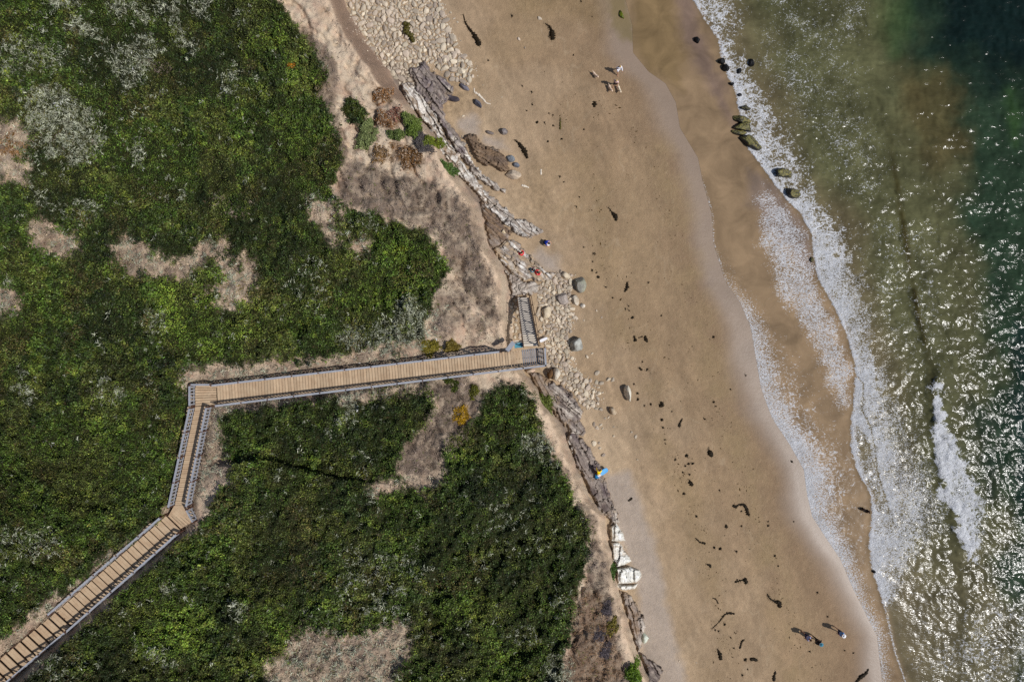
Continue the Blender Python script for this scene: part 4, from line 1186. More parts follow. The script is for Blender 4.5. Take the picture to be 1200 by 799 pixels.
outcrop('brown earthy slope of bedrock just below the boardwalk end', [(618,436),(634,438),(646,446),(658,458),(650,466),(662,488),(670,490),(662,500),(652,488),(634,462)], .5, 60, [gB, srgb(134,112,90), gM], 6, 41)
outcrop('dark grey strata fan south of the stair landing with jagged seaward edge', [(640,450),(648,447),(660,454),(670,460),(676,470),(684,482),(680,492),(684,500),(688,508),(680,512),(668,508),(664,498),(656,482),(648,468)], .6, 40, [gM, gD, gM, gL, gD], 4, 43)
outcrop('broad dark rock apron beneath the person in yellow', [(664,510),(672,506),(684,516),(692,524),(698,538),(704,548),(710,562),(713,576),(720,596),(722,606),(712,606),(702,596),(692,576),(680,552),(672,534)], .6, 58, [gD, srgb(96,84,84), gM, gD], 5, 47)
outcrop('small chalky wedge of rock on the cliff side of the dark apron', [(668,506),(672,510),(673,522),(672,534),(668,528),(665,516)], .6, 75, [gL, gW, gW], 4, 51)
outcrop('striped grey fins above the white rocks at the lower cliff foot', [(712,588),(718,590),(724,604),(726,612),(716,614),(712,606)], .6, 100, [gM, gL, gD, gL], 3, 53)
WH = [srgb(206,202,190), srgb(226,224,214), srgb(232,230,222)]
outcrop('topmost smooth white rock fin at the lower cliff foot', [(714,618),(722,612),(728,620),(734,634),(724,634),(716,634)], .9, 100, WH, 9, 57, shag=1.4, lines=.12)
outcrop('middle white rock hump at the lower cliff foot, pitted along its lower edge', [(716,636),(726,635),(732,644),(740,657),(732,662),(722,665),(718,654)], .9, 100, WH, 9, 61, shag=1.4, lines=.12)
outcrop('widest white rock jutting furthest onto the sand at the lower cliff foot', [(722,666),(738,664),(750,668),(753,675),(746,682),(734,684),(724,684)], .9, 95, WH, 8, 63, shag=1.4, lines=.12)
outcrop('low white rock tongue under the widest white rock', [(724,685),(736,685),(747,684),(744,690),(730,691),(725,690)], .6, 95, WH, 8, 67, shag=1.4, lines=.12)
outcrop('ragged grey brown ledge below the white rocks', [(726,692),(740,698),(746,706),(754,722),(756,734),(752,748),(752,758),(748,764),(744,750),(738,730),(732,712)], .6, 78, [gM, gB, gM, gL, gD], 5, 71)
outcrop('lowest dark ledge by the cliff at the bottom of the picture', [(752,766),(762,774),(774,780),(778,786),(772,800),(770,830),(764,812),(758,790)], .7, 60, [gD, gM, gD, gL], 4, 73)
boulder('pale green white boulder resting against the lowest ledges', 756, 747, 4.2, 6, 0, .6, srgb(196,204,184), srgb(210,214,200))

# ------------------------------------------------------------------ shrubs along the bluff edge
shrub('grey green rounded shrub lower left of the rusty ground plants', 430, 158, 17, 10, 30, .9, srgb(108,128,100))
shrub('dark green shrub touching the upper end of the grey green one', 414, 130, 11, 9, 20, .8, srgb(54,66,30))
shrub('pale green domed shrub on the cliff rim, uppermost of its clump', 480, 140, 8, 8, 0, .8, srgb(98,122,76))
shrub('green mounded shrub in the middle of the rim clump', 486, 152, 11, 8, 30, .8, srgb(86,112,58))
shrub('bright green tongue of shrub on the seaward side of the rim clump', 507, 167, 14, 6, 50, .7, srgb(96,116,44))
shrub('dead grey violet shrub cupped inside the rim clump', 496, 168, 13, 9, 45, .6, srgb(92,86,84), twiggy=True)
shrub('low green shrub left of the rim clump', 465, 158, 9, 6, 0, .6, srgb(82,104,66))
shrub('small round green shrub alone on the pink soil beside the white ledge', 525, 198, 8, 9, -30, .8, srgb(74,106,62))
shrub('oblong green shrub on the cliff face below the boardwalk end', 641, 473, 8, 15, -22, .8, srgb(92,110,64))
shrub('small dark green shrub on the lower cliff rim beside the white rocks', 717, 667, 5, 9, -10, .7, srgb(54,84,40))
shrub('vivid green upright shrub at the bottom of the cliff rim', 742, 789, 9, 13, -25, .9, srgb(86,122,40))
shrub('yellow flowering shrub in the scrub near the bluff edge', 472, 291, 8, 8, 0, .6, srgb(150,150,20))
shrub('golden yellow shrub on brown brush south of the boardwalk', 540, 486, 11, 9, 20, .6, srgb(140,118,14))
shrub('olive yellow shrub beside the boardwalk above its straight run', 504, 407, 10, 9, 0, .6, srgb(112,112,50))
shrub('small olive shrub right of the olive yellow one by the boardwalk', 530, 406, 8, 6, 0, .5, srgb(110,104,56))
shrub('green shrub just south of the boardwalk at the brown brush', 532, 450, 10, 6, 10, .6, srgb(66,82,34))
shrub('small green shrub near the worn soil south of the boardwalk', 556, 460, 6, 8, 0, .5, srgb(84,92,40))
shrub('rust red ground plant nearest the cliff rim at the top', 448, 111, 12, 8, 15, .25, srgb(122,84,46), cat='ground plant', name='ground_plant')
shrub('rust orange ground plant above the grey green shrub', 449, 141, 12, 8, 10, .25, srgb(118,82,48), cat='ground plant', name='ground_plant')
shrub('pinkish brown ground plant left of the pale domed shrub', 464, 135, 8, 8, 0, .25, srgb(128,88,72), cat='ground plant', name='ground_plant')
shrub('large rust brown ground plant below the rim clump', 481, 186, 13, 12, 40, .25, srgb(106,76,42), cat='ground plant', name='ground_plant')
shrub('small rust brown ground plant left of the large one', 446, 181, 10, 8, 30, .25, srgb(120,92,54), cat='ground plant', name='ground_plant')
shrub('rust brown ground plant at the left edge of the picture', 14, 172, 20, 8, 5, .3, srgb(96,66,20), cat='ground plant', name='ground_plant')
shrub('orange flowering shrub among green scrub at the top left', 342, 80, 5, 4, 0, .5, srgb(150,104,30))
shrub('straw coloured tuft deep in the green scrub at the upper left', 243, 171, 8, 7, 0, .4, srgb(130,108,60), cat='dry tuft', name='dry_tuft')
for lab, x, y, rx, ry, rot in (('violet grey dead bush upper of three by the lower cliff rim', 711, 714, 6, 12, 0), ('violet grey dead bush middle of three by the lower cliff rim', 701, 743, 8, 7, 0), ('violet grey dead bush lowest of three by the lower cliff rim', 710, 762, 7, 10, 0)):
    shrub(lab, x, y, rx, ry, rot, .6, srgb(96,88,90), cat='dead bush', name='dead_bush', twiggy=True)
shrub('olive green shrub among the dead bushes by the lower cliff rim', 716, 733, 7, 11, 10, .5, srgb(104,102,52))

# ------------------------------------------------------------------ kelp
def py_in(pts): return 460 < pts[0][0] < 490 and pts[0][1] < 60
def kelp(label, pts, w, mat='kelp', group=None, seed=None, cat='kelp', name='kelp_strand'):
    """a flattened rubbery strand through traced points with a radius (px) at each end"""
    r = np.random.default_rng(int(pts[0][0]*11+pts[0][1]*7))
    P = np.array(pts, float)
    if len(P) == 1: P = np.array([P[0]-[w[0]*.3, w[0]*.5], P[0]+[w[0]*.3, w[0]*.5]])
    seg = np.concatenate([[0], np.cumsum(np.hypot(*np.diff(P, axis=0).T))])
    n = max(5, int(seg[-1]*1.6)); t = np.linspace(0, seg[-1], n)
    cx = np.interp(t, seg, P[:, 0]); cy = np.interp(t, seg, P[:, 1])
    rad = np.interp(t, np.linspace(0, seg[-1], len(w)), w)*(1+.9*(r.random(n)-.5))*.85; rad[0] *= .4; rad[-1] *= .5
    zz = Z(cx, cy); k = (CZ-zz)/800
    C = np.stack(W(cx, cy, zz+np.minimum(rad*k*.28, .16)+(.22 if mat == 'kelpg' and py_in(pts) else 0)), 1)
    T = np.gradient(C[:, :2], axis=0); T /= np.linalg.norm(T, axis=1)[:, None]+1e-9
    m = 9; V = []
    for i in range(n):
        for j in range(m):
            a = 2*PI*j/m; rr = rad[i]*k[i]*(1+.35*(r.random()-.5))
            s = math.cos(a)*rr; u = math.sin(a)*min(rr*.45, .2)
            V.append((C[i, 0]-T[i, 1]*s, C[i, 1]+T[i, 0]*s, C[i, 2]+u))
    F = [(i*m+j, i*m+(j+1) % m, (i+1)*m+(j+1) % m, (i+1)*m+j) for i in range(n-1) for j in range(m)]
    F = F+[tuple(range(m))[::-1], tuple((n-1)*m+j for j in range(m))]
    if name.startswith('kelp'):
        L = seg[-1]; nb = int(4+L*.9)
        for q in range(nb):
            i = int(r.integers(0, n)); x, y = cx[i], cy[i]; a = r.uniform(0, 6.28); da = r.normal(0, .5)
            st = r.uniform(.35, .75)*(.5+.25*max(w)); wd = r.uniform(.10, .28)
            prev = None
            for e in range(6):
                z_ = float(zz[i]) + .03 + .02*e*(e < 3)
                kx = (CZ-z_)/800; ww = wd*kx*(1-e/6.5)
                X_, Y_, _ = W(x, y, z_); nx, ny = -math.sin(-a)*ww, math.cos(-a)*ww
                V += [(X_-nx, Y_-ny, z_), (X_+nx, Y_+ny, z_+.01)]
                if prev is not None: F.append((prev, prev+1, len(V)-1, len(V)-2))
                prev = len(V)-2
                x += math.cos(a)*st; y += math.sin(a)*st; a += da
    V = np.array(V); c0 = V.mean(0); c0[2] = V[:, 2].min()
    me = bpy.data.meshes.new(name); me.from_pydata([tuple(v) for v in V-c0], [], F); me.update()
    for p in me.polygons: p.use_smooth = True
    o = new_obj(name, me, M[mat]); o.location = c0; tag(o, label, cat, group)
    # trailing blades
    return o
KL = [
 ('longest black kelp strand on the upper sand, right of the cobble field', [(543,17),(545,26),(549,33),(555,40),(560,48),(562,54)], [.5,1.2,1.6,2.8,3.2]),
 ('olive crooked kelp lying on top of the cobble field', [(473,27),(478,29),(476,36),(474,37),(481,40),(485,50)], [2.5,3.2,3,3.6,2.6], 'kelpg'),
 ('tadpole shaped dark kelp near the top edge of the sand', [(639,28),(644,31),(647,38),(648,47)], [.5,1.6,4,3]),
 ('small dark kelp hump between the dog walkers and the sand flats', [(697,119),(696.5,126)], [2.4,2.6]),
 ('slanting black kelp strand right of the brown ledge', [(603,164),(609,169),(615,177),(618,186)], [.5,2.2,3,1.8]),
 ('thin olive kelp strip below the slanting strand area', [(656.5,138),(656.5,152)], [.6,1.5], 'kelpg'),
 ('comma shaped dark kelp in the middle of the open sand', [(713,243),(718,250),(722,254),(722,259)], [.4,1,3,2]),
 ('hooked dark kelp right of the big grey boulder', [(735,330),(735,337),(732,342)], [.8,2.2,1.6]),
 ('left lump of the three kelp pieces linked by thin stems', [(743,393),(745,400)], [.6,2.4]),
 ('thin straight stem between two kelp lumps', [(748,396),(753,394)], [.8,.6]),
 ('right forked lump of the three kelp pieces linked by thin stems', [(756,393),(757,398),(759,401)], [1.2,2.4,1]),
 ('small slanted kelp scrap right of the stair landing boulder', [(749,430.5),(752.5,434)], [1.2,1.4]),
 ('curled dark kelp like a hook right of the narrow white boulder', [(774,471),(777,473),(775,476),(772.5,474)], [1.4,2,1.6]),
 ('slim slanting kelp strand in the centre right sand', [(800,490),(797,495),(796,500)], [.5,1.6,1.6]),
 ('black two pronged kelp clump in the wet centre sand', [(830.5,526),(832.5,531),(835,535)], [.7,3,2.2]),
 ('heart shaped kelp clump drooping below a small scrap', [(808,562),(809,566),(812,569)], [1.6,2.2,2.4]),
 ('long arching black kelp over the lower wet sand', [(859,592),(862,594),(866,591),(872,591),(875,596),(877,603)], [2.8,1,1.4,2.2,2.2]),
 ('slender kelp with a bulb end above the lower beach', [(815,630),(820,635),(827,637)], [.6,1,1.4]),
 ('kelp bundle folded into a flat loop on the lower beach', [(861,682),(867,680),(873,679),(875,682),(873,684)], [1.4,1,2.2,1.6]),
 ('long stemmed kelp with a black lump, left of the three walkers', [(899,695),(902,701),(909,705),(914,706),(914,712)], [.6,1,1,3.4,2.2]),
 ('upright club shaped kelp on the pale lower sand', [(841,760),(844,767),(845,773)], [.5,2.2,2.4]),
 ('bent kelp stub above a small forked piece near the bottom', [(867,760),(869,752),(872,749)], [1.4,1.2,1.4]),
 ('lumpy forked kelp near the bottom edge of the beach', [(879,773),(883,772),(888,774)], [1.6,2,1]),
 ('black kelp drop at the bottom edge below the walkers', [(909,786),(907,793),(907,798)], [.6,2.2,1.6]),
 ('long black kelp trailing off the bottom corner of the beach', [(1018,783),(1015,789),(1009,793),(1003,800)], [1,2.2,2,1.4]),
 ('knotted kelp stem with a bulb reaching down left', [(835,736),(843,728),(849,720),(854,718),(861,719)], [.4,.6,1,1.6]),
 ('thin bent kelp twig on the dry lower sand', [(835,700),(839,702),(842,707)], [.6,.8,.6]),
 ('short curved kelp arc below the slender bulb kelp', [(828,661),(832,662),(833,665)], [.8,1.5,.8]),
 ('dark kelp tuft on the pale drained sand by the cliff', [(741,583),(739,585),(736,587)], [2,1.2,.8]),
 ('dark wedge of kelp on the lower sand above the slender bulb kelp', [(851,614),(851.5,618.5)], [.8,2.6]),
 ('kelp scrap at the top of the lower wet sand', [(876,600),(878,604)], [1,1.4]),
]
for k in KL: kelp(k[0], k[1], k[2], k[3] if len(k) > 3 else 'kelp')
SM = [(679,231,1.2),(675.5,242,1),(660.5,213.5,.9),(656,207,1.3),(694,317,1.3),(701,325,1.8),(699,320,.9),(709.5,336.5,1.1),(694.5,307,.9),(695,297,1),(697,297,.8),(684,290,.8),(741,372.5,1.7),(737,364,1.1),
      (733,362,1),(736.5,359,1),(760,331,1),(718,349,1),(775,370,.9),(836,395,1.6),(787,482,.9),(747,461,1.4),(747.5,468,1.6),(762.5,473.5,1.6),(743,450,1.1),(758.5,433,1.4),(753,424,1),(755,475,.9),(775.5,492,2),
      (777,501,1.4),(779,515,.9),(780,520,1),(804.5,534,2),(791,539,1.1),(807,543.5,1.6),(803,546,1.3),(811.5,543,1.7),(800,553.5,1.2),(808,556,1.3),(801.5,578.5,1.8),(792,538,.7),(869,599,1),(816,605,1.8),(869,616,1.2),
      (837,641.5,1.7),(844,643,2),(863,646,1.4),(900,616,1.4),(864,679,1),(849,731.5,1.6),(838,738,1.1),(842,739.5,1),(856,746.5,1.1),(860,759,1),(873.5,773,1.8),(870,791,1.3),(876,784,.8),(908,651,1.4),(912,663,1),
      (900,611,1),(930,611,.9),(836.5,471,1.4),(839,476,1),(826,491,1.2),(874,440,1),(856,456,.9),(843,574,1),(658,163,1.2),(648,135,1),(648,147,1.2),(629,144,1.5),(630,143,1),(624,123,1.2),(623,108,1.3),(612,101,.8),(643,133,1),(617,130,.9),(638,144,.9),(642,166,1.3),(684,152,1),
      (672,65,.9),(681,2,1.2),(694,20,.7),(600,19,1.4),(572,71,.9),(949,763,1.1),(970,722,.9),(990,762,.9),(958,694,1.1),(1000,765,1),(928,541,1.6)]
for i, (x, y, r) in enumerate(SM):
    kelp('small dark scrap of kelp among many strewn over the sand', [(x-.5*r, y-.6*r), (x+.2*r, y), (x+.5*r, y+.6*r)], [r*.7, r*1.05, r*.7], group='small kelp scraps strewn over the beach', name='kelp_scrap')
# fine wrack litter
n = 2200
t = rng.random(n)
pa = np.array([(650,90),(690,180),(700,270),(716,350),(744,400),(762,450),(786,530),(815,600),(834,680),(850,760),(870,850)], float)
pb = np.array([(720,120),(770,200),(800,290),(826,400),(846,470),(870,550),(900,640),(930,720),(960,790),(990,850),(1000,870)], float)
tt = t*(len(pa)-1); i0 = np.minimum(tt.astype(int), len(pa)-2); f = (tt-i0)[:, None]
A_ = pa[i0]*(1-f)+pa[i0+1]*f; B_ = pb[i0]*(1-f)+pb[i0+1]*f
s = np.where(rng.random(n) < .45, rng.normal(0, .09, n), np.where(rng.random(n) < .5, rng.normal(.95, .08, n), rng.uniform(-.2, 1.05, n)))[:, None]
Q = A_*(1-s)+B_*s + rng.normal(0, 4, (n, 2)); 
cl = fbm(Q[:, 0], Q[:, 1], 14, 3, 900) > .0; Q = Q[cl]
zq = Z(Q[:, 0], Q[:, 1]); Pq = np.stack(W(Q[:, 0], Q[:, 1], zq+.02), 1); sz = rng.lognormal(-2.2, .45, len(Q))
cc = np.ones((len(Q), 3))*srgb(62,46,22)*np.exp(rng.normal(0, .3, len(Q)))[:, None]
o = leaves('kelp_litter', Pq, cc, np.clip(sz, .05, .4), .1, .4, M['twig'])
tag(o, 'tiny dark specks of dried kelp littering the tide lines', 'kelp litter', kind='stuff')

# driftwood
def stick(label, pts, w, z=None, mat='drift', cat='driftwood', name='driftwood_log'):
    return kelp(label, pts, w, mat, cat=cat, name=name)
stick('white forked driftwood log on the sand right of the dark rocks', [(555.5,103),(556,108),(561,111),(566,116),(570,121),(575,122)], [.6,1.6,1.3,.6])
stick('short white stick on the sand right of the round cream boulder', [(634,198),(634,205)], [.9,1.2])
stick('flat buff stick lying below the round cream boulder', [(611,217),(616,218.5),(620,220)], [1,1.5,.8])
stick('dark snag of driftwood in the wet film with pale twigs', [(839,176),(843,178),(846,181)], [.8,1.8,.8], mat='dark')

# ------------------------------------------------------------------ people and dogs
def skin_obj(name, nodes, edges, mat, parent=None, sub=2, root=0, smooth=True):
    me = bpy.data.meshes.new(name)
    me.from_pydata([n[0] for n in nodes], edges, []); me.update()
    o = new_obj(name, me, mat, parent)
    md = o.modifiers.new('skin', 'SKIN'); md.use_smooth_shade = True
    ss = o.modifiers.new('sub', 'SUBSURF'); ss.levels = sub; ss.render_levels = sub
    sv = me.skin_vertices[0].data if me.skin_vertices else None
    if sv is None:
        bm = bmesh.new(); bm.from_mesh(me); bm.verts.layers.skin.verify(); bm.to_mesh(me); bm.free()
        sv = me.skin_vertices[0].data
    for i, n in enumerate(nodes):
        r = n[1]; sv[i].radius = (r, r) if not isinstance(r, tuple) else r
        sv[i].use_root = (i == root)
    return o

def flat(name, col, rough=.8, spec=.2):
    if name in bpy.data.materials: return bpy.data.materials[name]
    return mat_plain(name, col, rough, .06, 20, 0, .01, spec)
SK = flat('skin', srgb(196,150,122)); SKD = flat('tanned_skin', srgb(150,104,78))

def person(label, px, py, face, pose='walk', shirt=None, pants=None, hair=None, sleeves='short', legs='short', hat=None, skin=None, h=1.85, dz=0.0, bag=None):
    """built facing +Y; face = heading in degrees, 0 is toward the top of the photo, clockwise"""
    skin = skin or SK
    z0 = float(Z(np.array([px]), np.array([py]))[0])+dz
    root = empty('person', Wv(px, py, z0), -math.radians(face))
    s = h/1.7
    J = {}
    def p(n, x, y, z): J[n] = Vector((x*s, y*s, z*s))
    if pose in ('walk', 'stand', 'bend'):
        k = .28 if pose == 'walk' else .05
        lean = .42 if pose == 'bend' else .03
        p('pelvis', 0, 0, .93); p('waist', 0, lean*.25, 1.08); p('chest', 0, lean*.8, 1.30); p('neck', 0, lean+.0, 1.46); p('head', 0, lean+.06, 1.58 if pose != 'bend' else 1.5); p('crown', 0, lean+.05, 1.66 if pose != 'bend' else 1.56)
        for sg, q in ((-1, 'l'), (1, 'r')):
            f = k*sg
            p('hip'+q, .09*sg, 0, .88); p('knee'+q, .10*sg, f*.62+.03, .48); p('ank'+q, .10*sg, f-.02, .08 if f >= 0 else .11); p('toe'+q, .11*sg, f+.16, .03)
            p('sh'+q, .17*sg, lean*.95, 1.38); p('el'+q, .24*sg, lean-f*.45, 1.12); p('wr'+q, .25*sg, lean+.08-f*.9, .90)
    elif pose == 'sit':
        p('pelvis', 0, 0, .12); p('waist', 0, .02, .28); p('chest', 0, .08, .50); p('neck', 0, .12, .66); p('head', 0, .18, .78); p('crown', 0, .18, .86)
        for sg, q in ((-1, 'l'), (1, 'r')):
            p('hip'+q, .10*sg, .02, .12); p('knee'+q, .15*sg, .40, .42); p('ank'+q, .13*sg, .60, .07); p('toe'+q, .14*sg, .76, .04)
            p('sh'+q, .17*sg, .08, .58); p('el'+q, .25*sg, .22, .38); p('wr'+q, .16*sg, .40, .44)
    else:  # crouch
        p('pelvis', 0, 0, .38); p('waist', 0, .10, .52); p('chest', 0, .26, .68); p('neck', 0, .38, .78); p('head', 0, .48, .82); p('crown', 0, .52, .88)
        for sg, q in ((-1, 'l'), (1, 'r')):
            p('hip'+q, .10*sg, .02, .36); p('knee'+q, .18*sg, .36, .44); p('ank'+q, .14*sg, .06, .09); p('toe'+q, .16*sg, .24, .03)
            p('sh'+q, .18*sg, .28, .72); p('el'+q, .26*sg, .46, .50); p('wr'+q, .20*sg, .62, .32)
    R = dict(pelvis=.125, waist=.115, chest=.135, neck=.05, head=.088, crown=.06)
    for q in 'lr': R.update({'hip'+q: .088, 'knee'+q: .055, 'ank'+q: .038, 'toe'+q: .032, 'sh'+q: .058, 'el'+q: .040, 'wr'+q: .027})
    names = list(J); nodes = [(J[n], R[n]*s) for n in names]; ix = {n: i for i, n in enumerate(names)}
    E = [(ix['pelvis'], ix['waist']), (ix['waist'], ix['chest']), (ix['chest'], ix['neck']), (ix['neck'], ix['head']), (ix['head'], ix['crown'])]
    for q in 'lr':
        E += [(ix['pelvis'], ix['hip'+q]), (ix['hip'+q], ix['knee'+q]), (ix['knee'+q], ix['ank'+q]), (ix['ank'+q], ix['toe'+q]), (ix['chest'], ix['sh'+q]), (ix['sh'+q], ix['el'+q]), (ix['el'+q], ix['wr'+q])]
    # palm, fingers and thumb
    for sg, q in ((-1, 'l'), (1, 'r')):
        d = (J['wr'+q]-J['el'+q]).normalized(); side = d.cross(Vector((sg*1.0, 0, .2))).normalized(); inw = Vector((-sg, 0, 0))
        pm_ = J['wr'+q]+d*.06*s; nodes.append((pm_, .030*s)); pi_ = len(nodes)-1; E.append((ix['wr'+q], pi_))
        for f, (o_, L) in enumerate(((-.030, .062), (-.010, .075), (.010, .070), (.030, .055))):
            b_ = pm_+side*o_*s+d*.035*s; t_ = b_+(d*.8+inw*.35)*L*s
            nodes.append((b_, .010*s)); nodes.append((t_, .008*s)); E += [(pi_, len(nodes)-2), (len(nodes)-2, len(nodes)-1)]
        nodes.append((pm_-side*.045*s+inw*.02*s, .011*s)); nodes.append((pm_-side*.065*s+inw*.03*s+d*.03*s, .009*s)); E += [(pi_, len(nodes)-2), (len(nodes)-2, len(nodes)-1)]
    hd = J['head']; fw = Vector((0, 1, 0))
    nodes.append((hd+Vector((0, .105, -.005))*s, .014*s)); E.append((ix['head'], len(nodes)-1))
    for sg in (-1, 1):
        nodes.append((hd+Vector((.098*sg, 0, 0))*s, .018*s)); E.append((ix['head'], len(nodes)-1))
    skin_obj('body', nodes, E, skin, root)
    for sg in (-1, 1):
        bm = bmesh.new(); bmesh.ops.create_icosphere(bm, subdivisions=1, radius=.012*s)
        me = bpy.data.meshes.new('eye'); bm.to_mesh(me); bm.free(); e = new_obj('eye', me, M['dark'], root); e.location = hd+Vector((.032*sg, .088, .012))*s
    def garment(name, segs, grow, mat):
        ns = []; nd = {}; ed = []
        for a, b in segs:
            for q in (a, b):
                if q not in nd:
                    key, off = (q, None) if isinstance(q, str) else (q[0], q)
                    pos = J[q] if isinstance(q, str) else J[q[0]].lerp(J[q[1]], q[2])
                    rad = R[q] if isinstance(q, str) else R[q[0]]*(1-q[2])+R[q[1]]*q[2]
                    nd[q] = len(ns); ns.append((pos, (rad*grow+.012)*s))
            ed.append((nd[a], nd[b]))
        skin_obj(name, ns, ed, mat, root, sub=1)
    sh = [('chest', 'waist'), ('waist', ('waist', 'pelvis', .8)), ('chest', ('chest', 'neck', .45))]
    arm = .55 if sleeves == 'short' else 1.0
    for q in 'lr':
        sh += [('chest', 'sh'+q), ('sh'+q, 'el'+q if sleeves == 'long' else ('sh'+q, 'el'+q, .6))]
        if sleeves == 'long': sh += [('el'+q, ('el'+q, 'wr'+q, .9))]
    garment('shirt', sh, 1.12, shirt)
    pt = []
    for q in 'lr':
        pt += [('pelvis', 'hip'+q), ('hip'+q, 'knee'+q if legs == 'long' else ('hip'+q, 'knee'+q, .8))]
        if legs == 'long': pt += [('knee'+q, ('knee'+q, 'ank'+q, .9))]
    garment('trousers' if legs == 'long' else 'shorts', pt, 1.14, pants)
    bm = bmesh.new(); bmesh.ops.create_uvsphere(bm, u_segments=14, v_segments=9, radius=.108*s)
    for v in bm.verts:
        if v.co.z < -.01*s and v.co.y > -.02*s: v.co *= .8
        v.co.z *= 1.02
    me = bpy.data.meshes.new('hair'); bm.to_mesh(me); bm.free()
    for p_ in me.polygons: p_.use_smooth = True
    o = new_obj('hair', me, hair or M['dark'], root); o.location = J['head']+Vector((0, -.012, .022))*s
    if hat is not None:
        bm = bmesh.new(); bmesh.ops.create_cone(bm, cap_ends=True, segments=18, radius1=.19*s, radius2=.185*s, depth=.012*s)
        bmesh.ops.create_uvsphere(bm, u_segments=14, v_segments=8, radius=.118*s)
        me = bpy.data.meshes.new('hat'); bm.to_mesh(me); bm.free(); o = new_obj('hat', me, hat, root); o.location = J['head']+Vector((0, 0, .055))*s
    tag(root, label, 'person')
    return root

wht = flat('white_fabric', srgb(235,236,244)); blk = flat('black_fabric', srgb(22,22,28)); blu = flat('blue_fabric', srgb(20,60,170)); red = flat('red_fabric', srgb(214,24,52))
nav = flat('navy_fabric', srgb(30,40,72)); tea = flat('teal_fabric', srgb(70,130,150)); yel = flat('yellow_fabric', srgb(245,214,0)); gry = flat('lilac_grey_fabric', srgb(150,156,196))
pnk = flat('pale_pink_fabric', srgb(226,196,190)); lbl = flat('pale_blue_fabric', srgb(96,140,196)); brn = flat('brown_hair', srgb(70,48,34)); bld = flat('blond_hair', srgb(190,160,110))
person('person in a loose white shirt walking near two dogs', 723.5, 85, 160, 'walk', wht, wht, bld, 'long', 'short', hat=None)
person('person in pale pink top and black shorts walking just behind a pair of dogs', 720, 101, 200, 'walk', pnk, blk, bld, 'short', 'short')
person('person in bright blue shirt crouching alone on the dry sand', 638, 284, 120, 'crouch', blu, blk, M['dark'], 'short', 'long')
person('person in red sitting alone on the tan ledge', 612, 299, 330, 'sit', red, red, brn, 'long', 'short')
person('person in teal top sitting on the ledge next to someone in red', 622, 318, 60, 'sit', tea, nav, M['dark'], 'short', 'long')
person('person in red sitting on the ledge beside the person in teal', 628, 321, 60, 'sit', red, blk, M['dark'], 'long', 'short', hat=None)
person('person in a bright yellow jacket bending over beside a blue bodyboard', 699.5, 553, 10, 'bend', yel, blk, brn, 'long', 'long')
person('person in blue with a white hat crouching beside the bodyboard', 697, 558.5, 40, 'crouch', flat('mid_blue_fabric', srgb(40,130,190)), blk, brn, 'short', 'short', hat=M['white'])
person('walker in lilac blue shirt, leftmost of three on the lower sand', 941, 741, 120, 'walk', gry, nav, brn, 'short', 'short')
person('walker in black with a teal hat, middle of three on the lower sand', 953, 746, 120, 'walk', blk, blk, brn, 'long', 'long', hat=tea)
person('walker in pale blue with white cap, nearest the water of three', 979, 736, 130, 'walk', lbl, nav, brn, 'short', 'short', hat=M['white'])
person('left one of two dark clad people standing in the shallow film', 1006, 594, 150, 'stand', blk, blk, M['dark'], 'long', 'long', h=1.3, dz=.02, skin=SKD)
person('right one of two dark clad people standing in the shallow film', 1011.5, 596.5, 150, 'stand', blk, blk, M['dark'], 'long', 'long', h=1.35, dz=.02, skin=SKD)

def dog(label, px, py, face, mat):
    z0 = float(Z(np.array([px]), np.array([py]))[0]); root = empty('dog', Wv(px, py, z0), -math.radians(face))
    V = lambda x, y, z: Vector((x, y, z))
    n = [(V(0,-.22,.40), .095), (V(0,0,.40), .10), (V(0,.20,.40), .125), (V(0,.34,.50), .07), (V(0,.42,.57), .075), (V(0,.54,.54), .038), (V(0,-.36,.46), .03), (V(0,-.50,.56), .018)]
    e = [(0,1),(1,2),(2,3),(3,4),(4,5),(0,6),(6,7)]
    for sx in (-1, 1):
        b = len(n)
        n += [(V(.09*sx,.22,.30), .06), (V(.09*sx,.20,.15), .032), (V(.09*sx,.24,.03), .03)]; e += [(2,b),(b,b+1),(b+1,b+2)]
        b = len(n)
        n += [(V(.09*sx,-.20,.30), .07), (V(.10*sx,-.10,.20), .045), (V(.10*sx,-.24,.13), .026), (V(.10*sx,-.20,.03), .03)]; e += [(0,b),(b,b+1),(b+1,b+2),(b+2,b+3)]
        n += [(V(.06*sx,.39,.63), .03), (V(.09*sx,.37,.58), .02)]; b = len(n)-2; e += [(4,b),(b,b+1)]
    skin_obj('body', n, e, mat, root, root=1)
    bm = bmesh.new(); bmesh.ops.create_icosphere(bm, subdivisions=1, radius=.02); me = bpy.data.meshes.new('nose'); bm.to_mesh(me); bm.free()
    o = new_obj('nose', me, M['dark'], root); o.location = (0, .585, .545)
    tag(root, label, 'dog'); return root
fur = flat('cream_fur', srgb(214,188,164), .95); fur2 = flat('pale_fur', srgb(226,208,180), .95)
dog('cream dog on its own up the sand, left of the two walkers', 697, 89, 140, fur)
dog('cream dog left of a pair trotting below the person in pink', 714.5, 104.5, 155, fur)
dog('pale dog right of a pair trotting below the person in pink', 725, 105.5, 162, fur2)

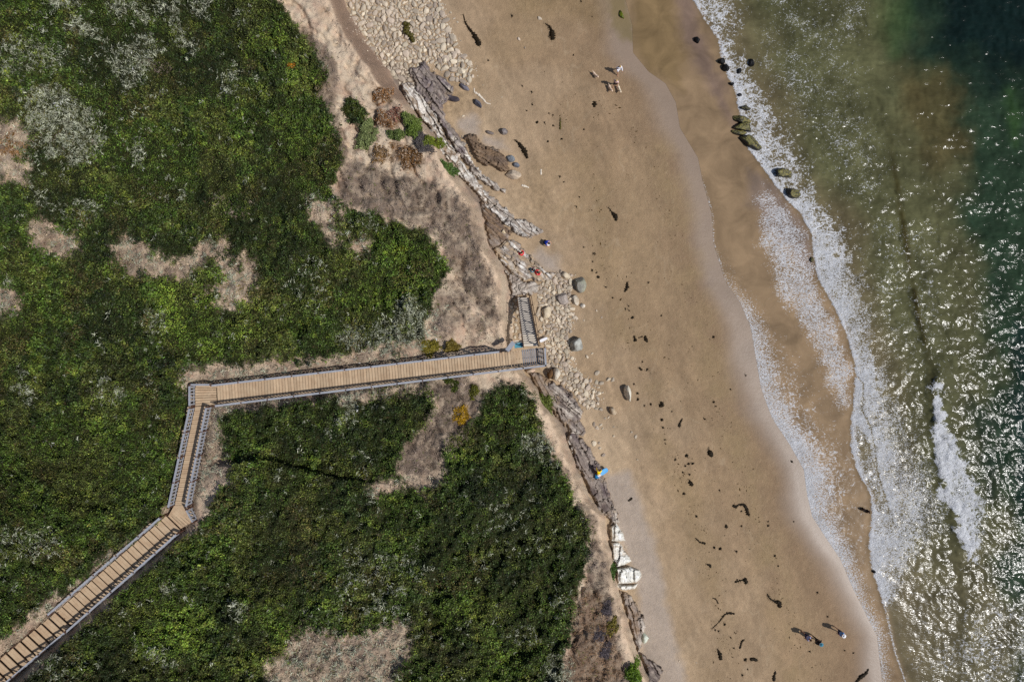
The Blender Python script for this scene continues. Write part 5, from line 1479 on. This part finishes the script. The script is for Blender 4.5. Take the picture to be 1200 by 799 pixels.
# bodyboard, towels
def board(label, cx, cy, L, Wd, rot, mat, lift, name, cat, thick=.06, tiltx=0.0):
    bm = bmesh.new(); n = 28; top = []; bot = []
    for i in range(n):
        a = 2*PI*i/n; ca, sa = math.cos(a), math.sin(a)
        x = L/2*math.copysign(abs(ca)**.45, ca); y = Wd/2*math.copysign(abs(sa)**.55, sa)*(1-.12*x/(L/2))
        top.append(bm.verts.new((x, y, thick))); bot.append(bm.verts.new((x, y, 0)))
    bm.faces.new(top); bm.faces.new(bot[::-1])
    for i in range(n): bm.faces.new((bot[i], bot[(i+1) % n], top[(i+1) % n], top[i]))
    me = bpy.data.meshes.new(name); bm.to_mesh(me); bm.free()
    o = new_obj(name, me, mat); z = float(Z(np.array([cx]), np.array([cy]))[0])+lift
    o.location = Wv(cx, cy, z); o.rotation_euler = (tiltx, 0, -math.radians(rot)); tag(o, label, cat); return o
bb = mat_plain('bodyboard_foam', srgb(110,180,226), .4, .12, 3, 0, .01, col2=srgb(60,150,214))
board('pale blue bodyboard held beside the person in yellow', 707, 552.5, 1.05, .55, -32, bb, .45, 'bodyboard', 'bodyboard', tiltx=.25)
board('white towel spread on the sand beside the person in blue', 642, 285.5, .5, .42, 30, M['white'], .08, 'beach_towel', 'towel', .02)
board('white cloth lying on cobbles beside the foot rail of the landing', 637, 398, .85, .30, -25, M['white'], .45, 'white_cloth', 'cloth', .05)
board('small white paper scrap on the open sand near the dogs', 748.5, 41.5, .22, .16, 30, M['white'], .07, 'paper_scrap', 'litter', .02)

# ------------------------------------------------------------------ camera, light, world
cam = bpy.data.cameras.new('camera'); cam.sensor_width = 36; cam.sensor_fit = 'HORIZONTAL'; cam.lens = 24.0
cam.clip_end = 40000; cam.clip_start = 1
co = bpy.data.objects.new('camera', cam); COL.objects.link(co); co.location = (0, 0, CZ); co.rotation_euler = (0, 0, 0)
scene.camera = co
EL = math.radians(51); sd = Vector((.94, -.35)).normalized()
sun = bpy.data.lights.new('sun', 'SUN'); sun.energy = 3.6; sun.angle = math.radians(.5); sun.color = (1.0, .975, .945)
so = bpy.data.objects.new('sun', sun); COL.objects.link(so)
dirv = Vector((sd.x*math.cos(EL), sd.y*math.cos(EL), math.sin(EL)))
so.rotation_euler = (-dirv).to_track_quat('-Z', 'Y').to_euler(); so.location = (60, -30, 90)
w = bpy.data.worlds.new('World'); scene.world = w; w.use_nodes = True
nt = w.node_tree; nt.nodes.clear()
sk = nt.nodes.new('ShaderNodeTexSky'); sk.sky_type = 'NISHITA'; sk.sun_disc = False; sk.sun_elevation = EL; sk.sun_rotation = math.atan2(sd.x, sd.y)
bg = nt.nodes.new('ShaderNodeBackground'); bg.inputs[1].default_value = .075
ow = nt.nodes.new('ShaderNodeOutputWorld'); nt.links.new(sk.outputs[0], bg.inputs[0]); nt.links.new(bg.outputs[0], ow.inputs[0])
scene.view_settings.view_transform = 'Standard'; scene.view_settings.look = 'None'
scene.view_settings.exposure = 0; scene.view_settings.gamma = 1; scene.view_settings.use_curve_mapping = False
scene.render.engine = 'CYCLES'
scene.cycles.use_denoising = False
scene.cycles.max_bounces = 4; scene.cycles.diffuse_bounces = 2; scene.cycles.glossy_bounces = 2
scene.cycles.caustics_reflective = False; scene.cycles.caustics_refractive = False
scene.cycles.sample_clamp_indirect = 4; scene.cycles.sample_clamp_direct = 8
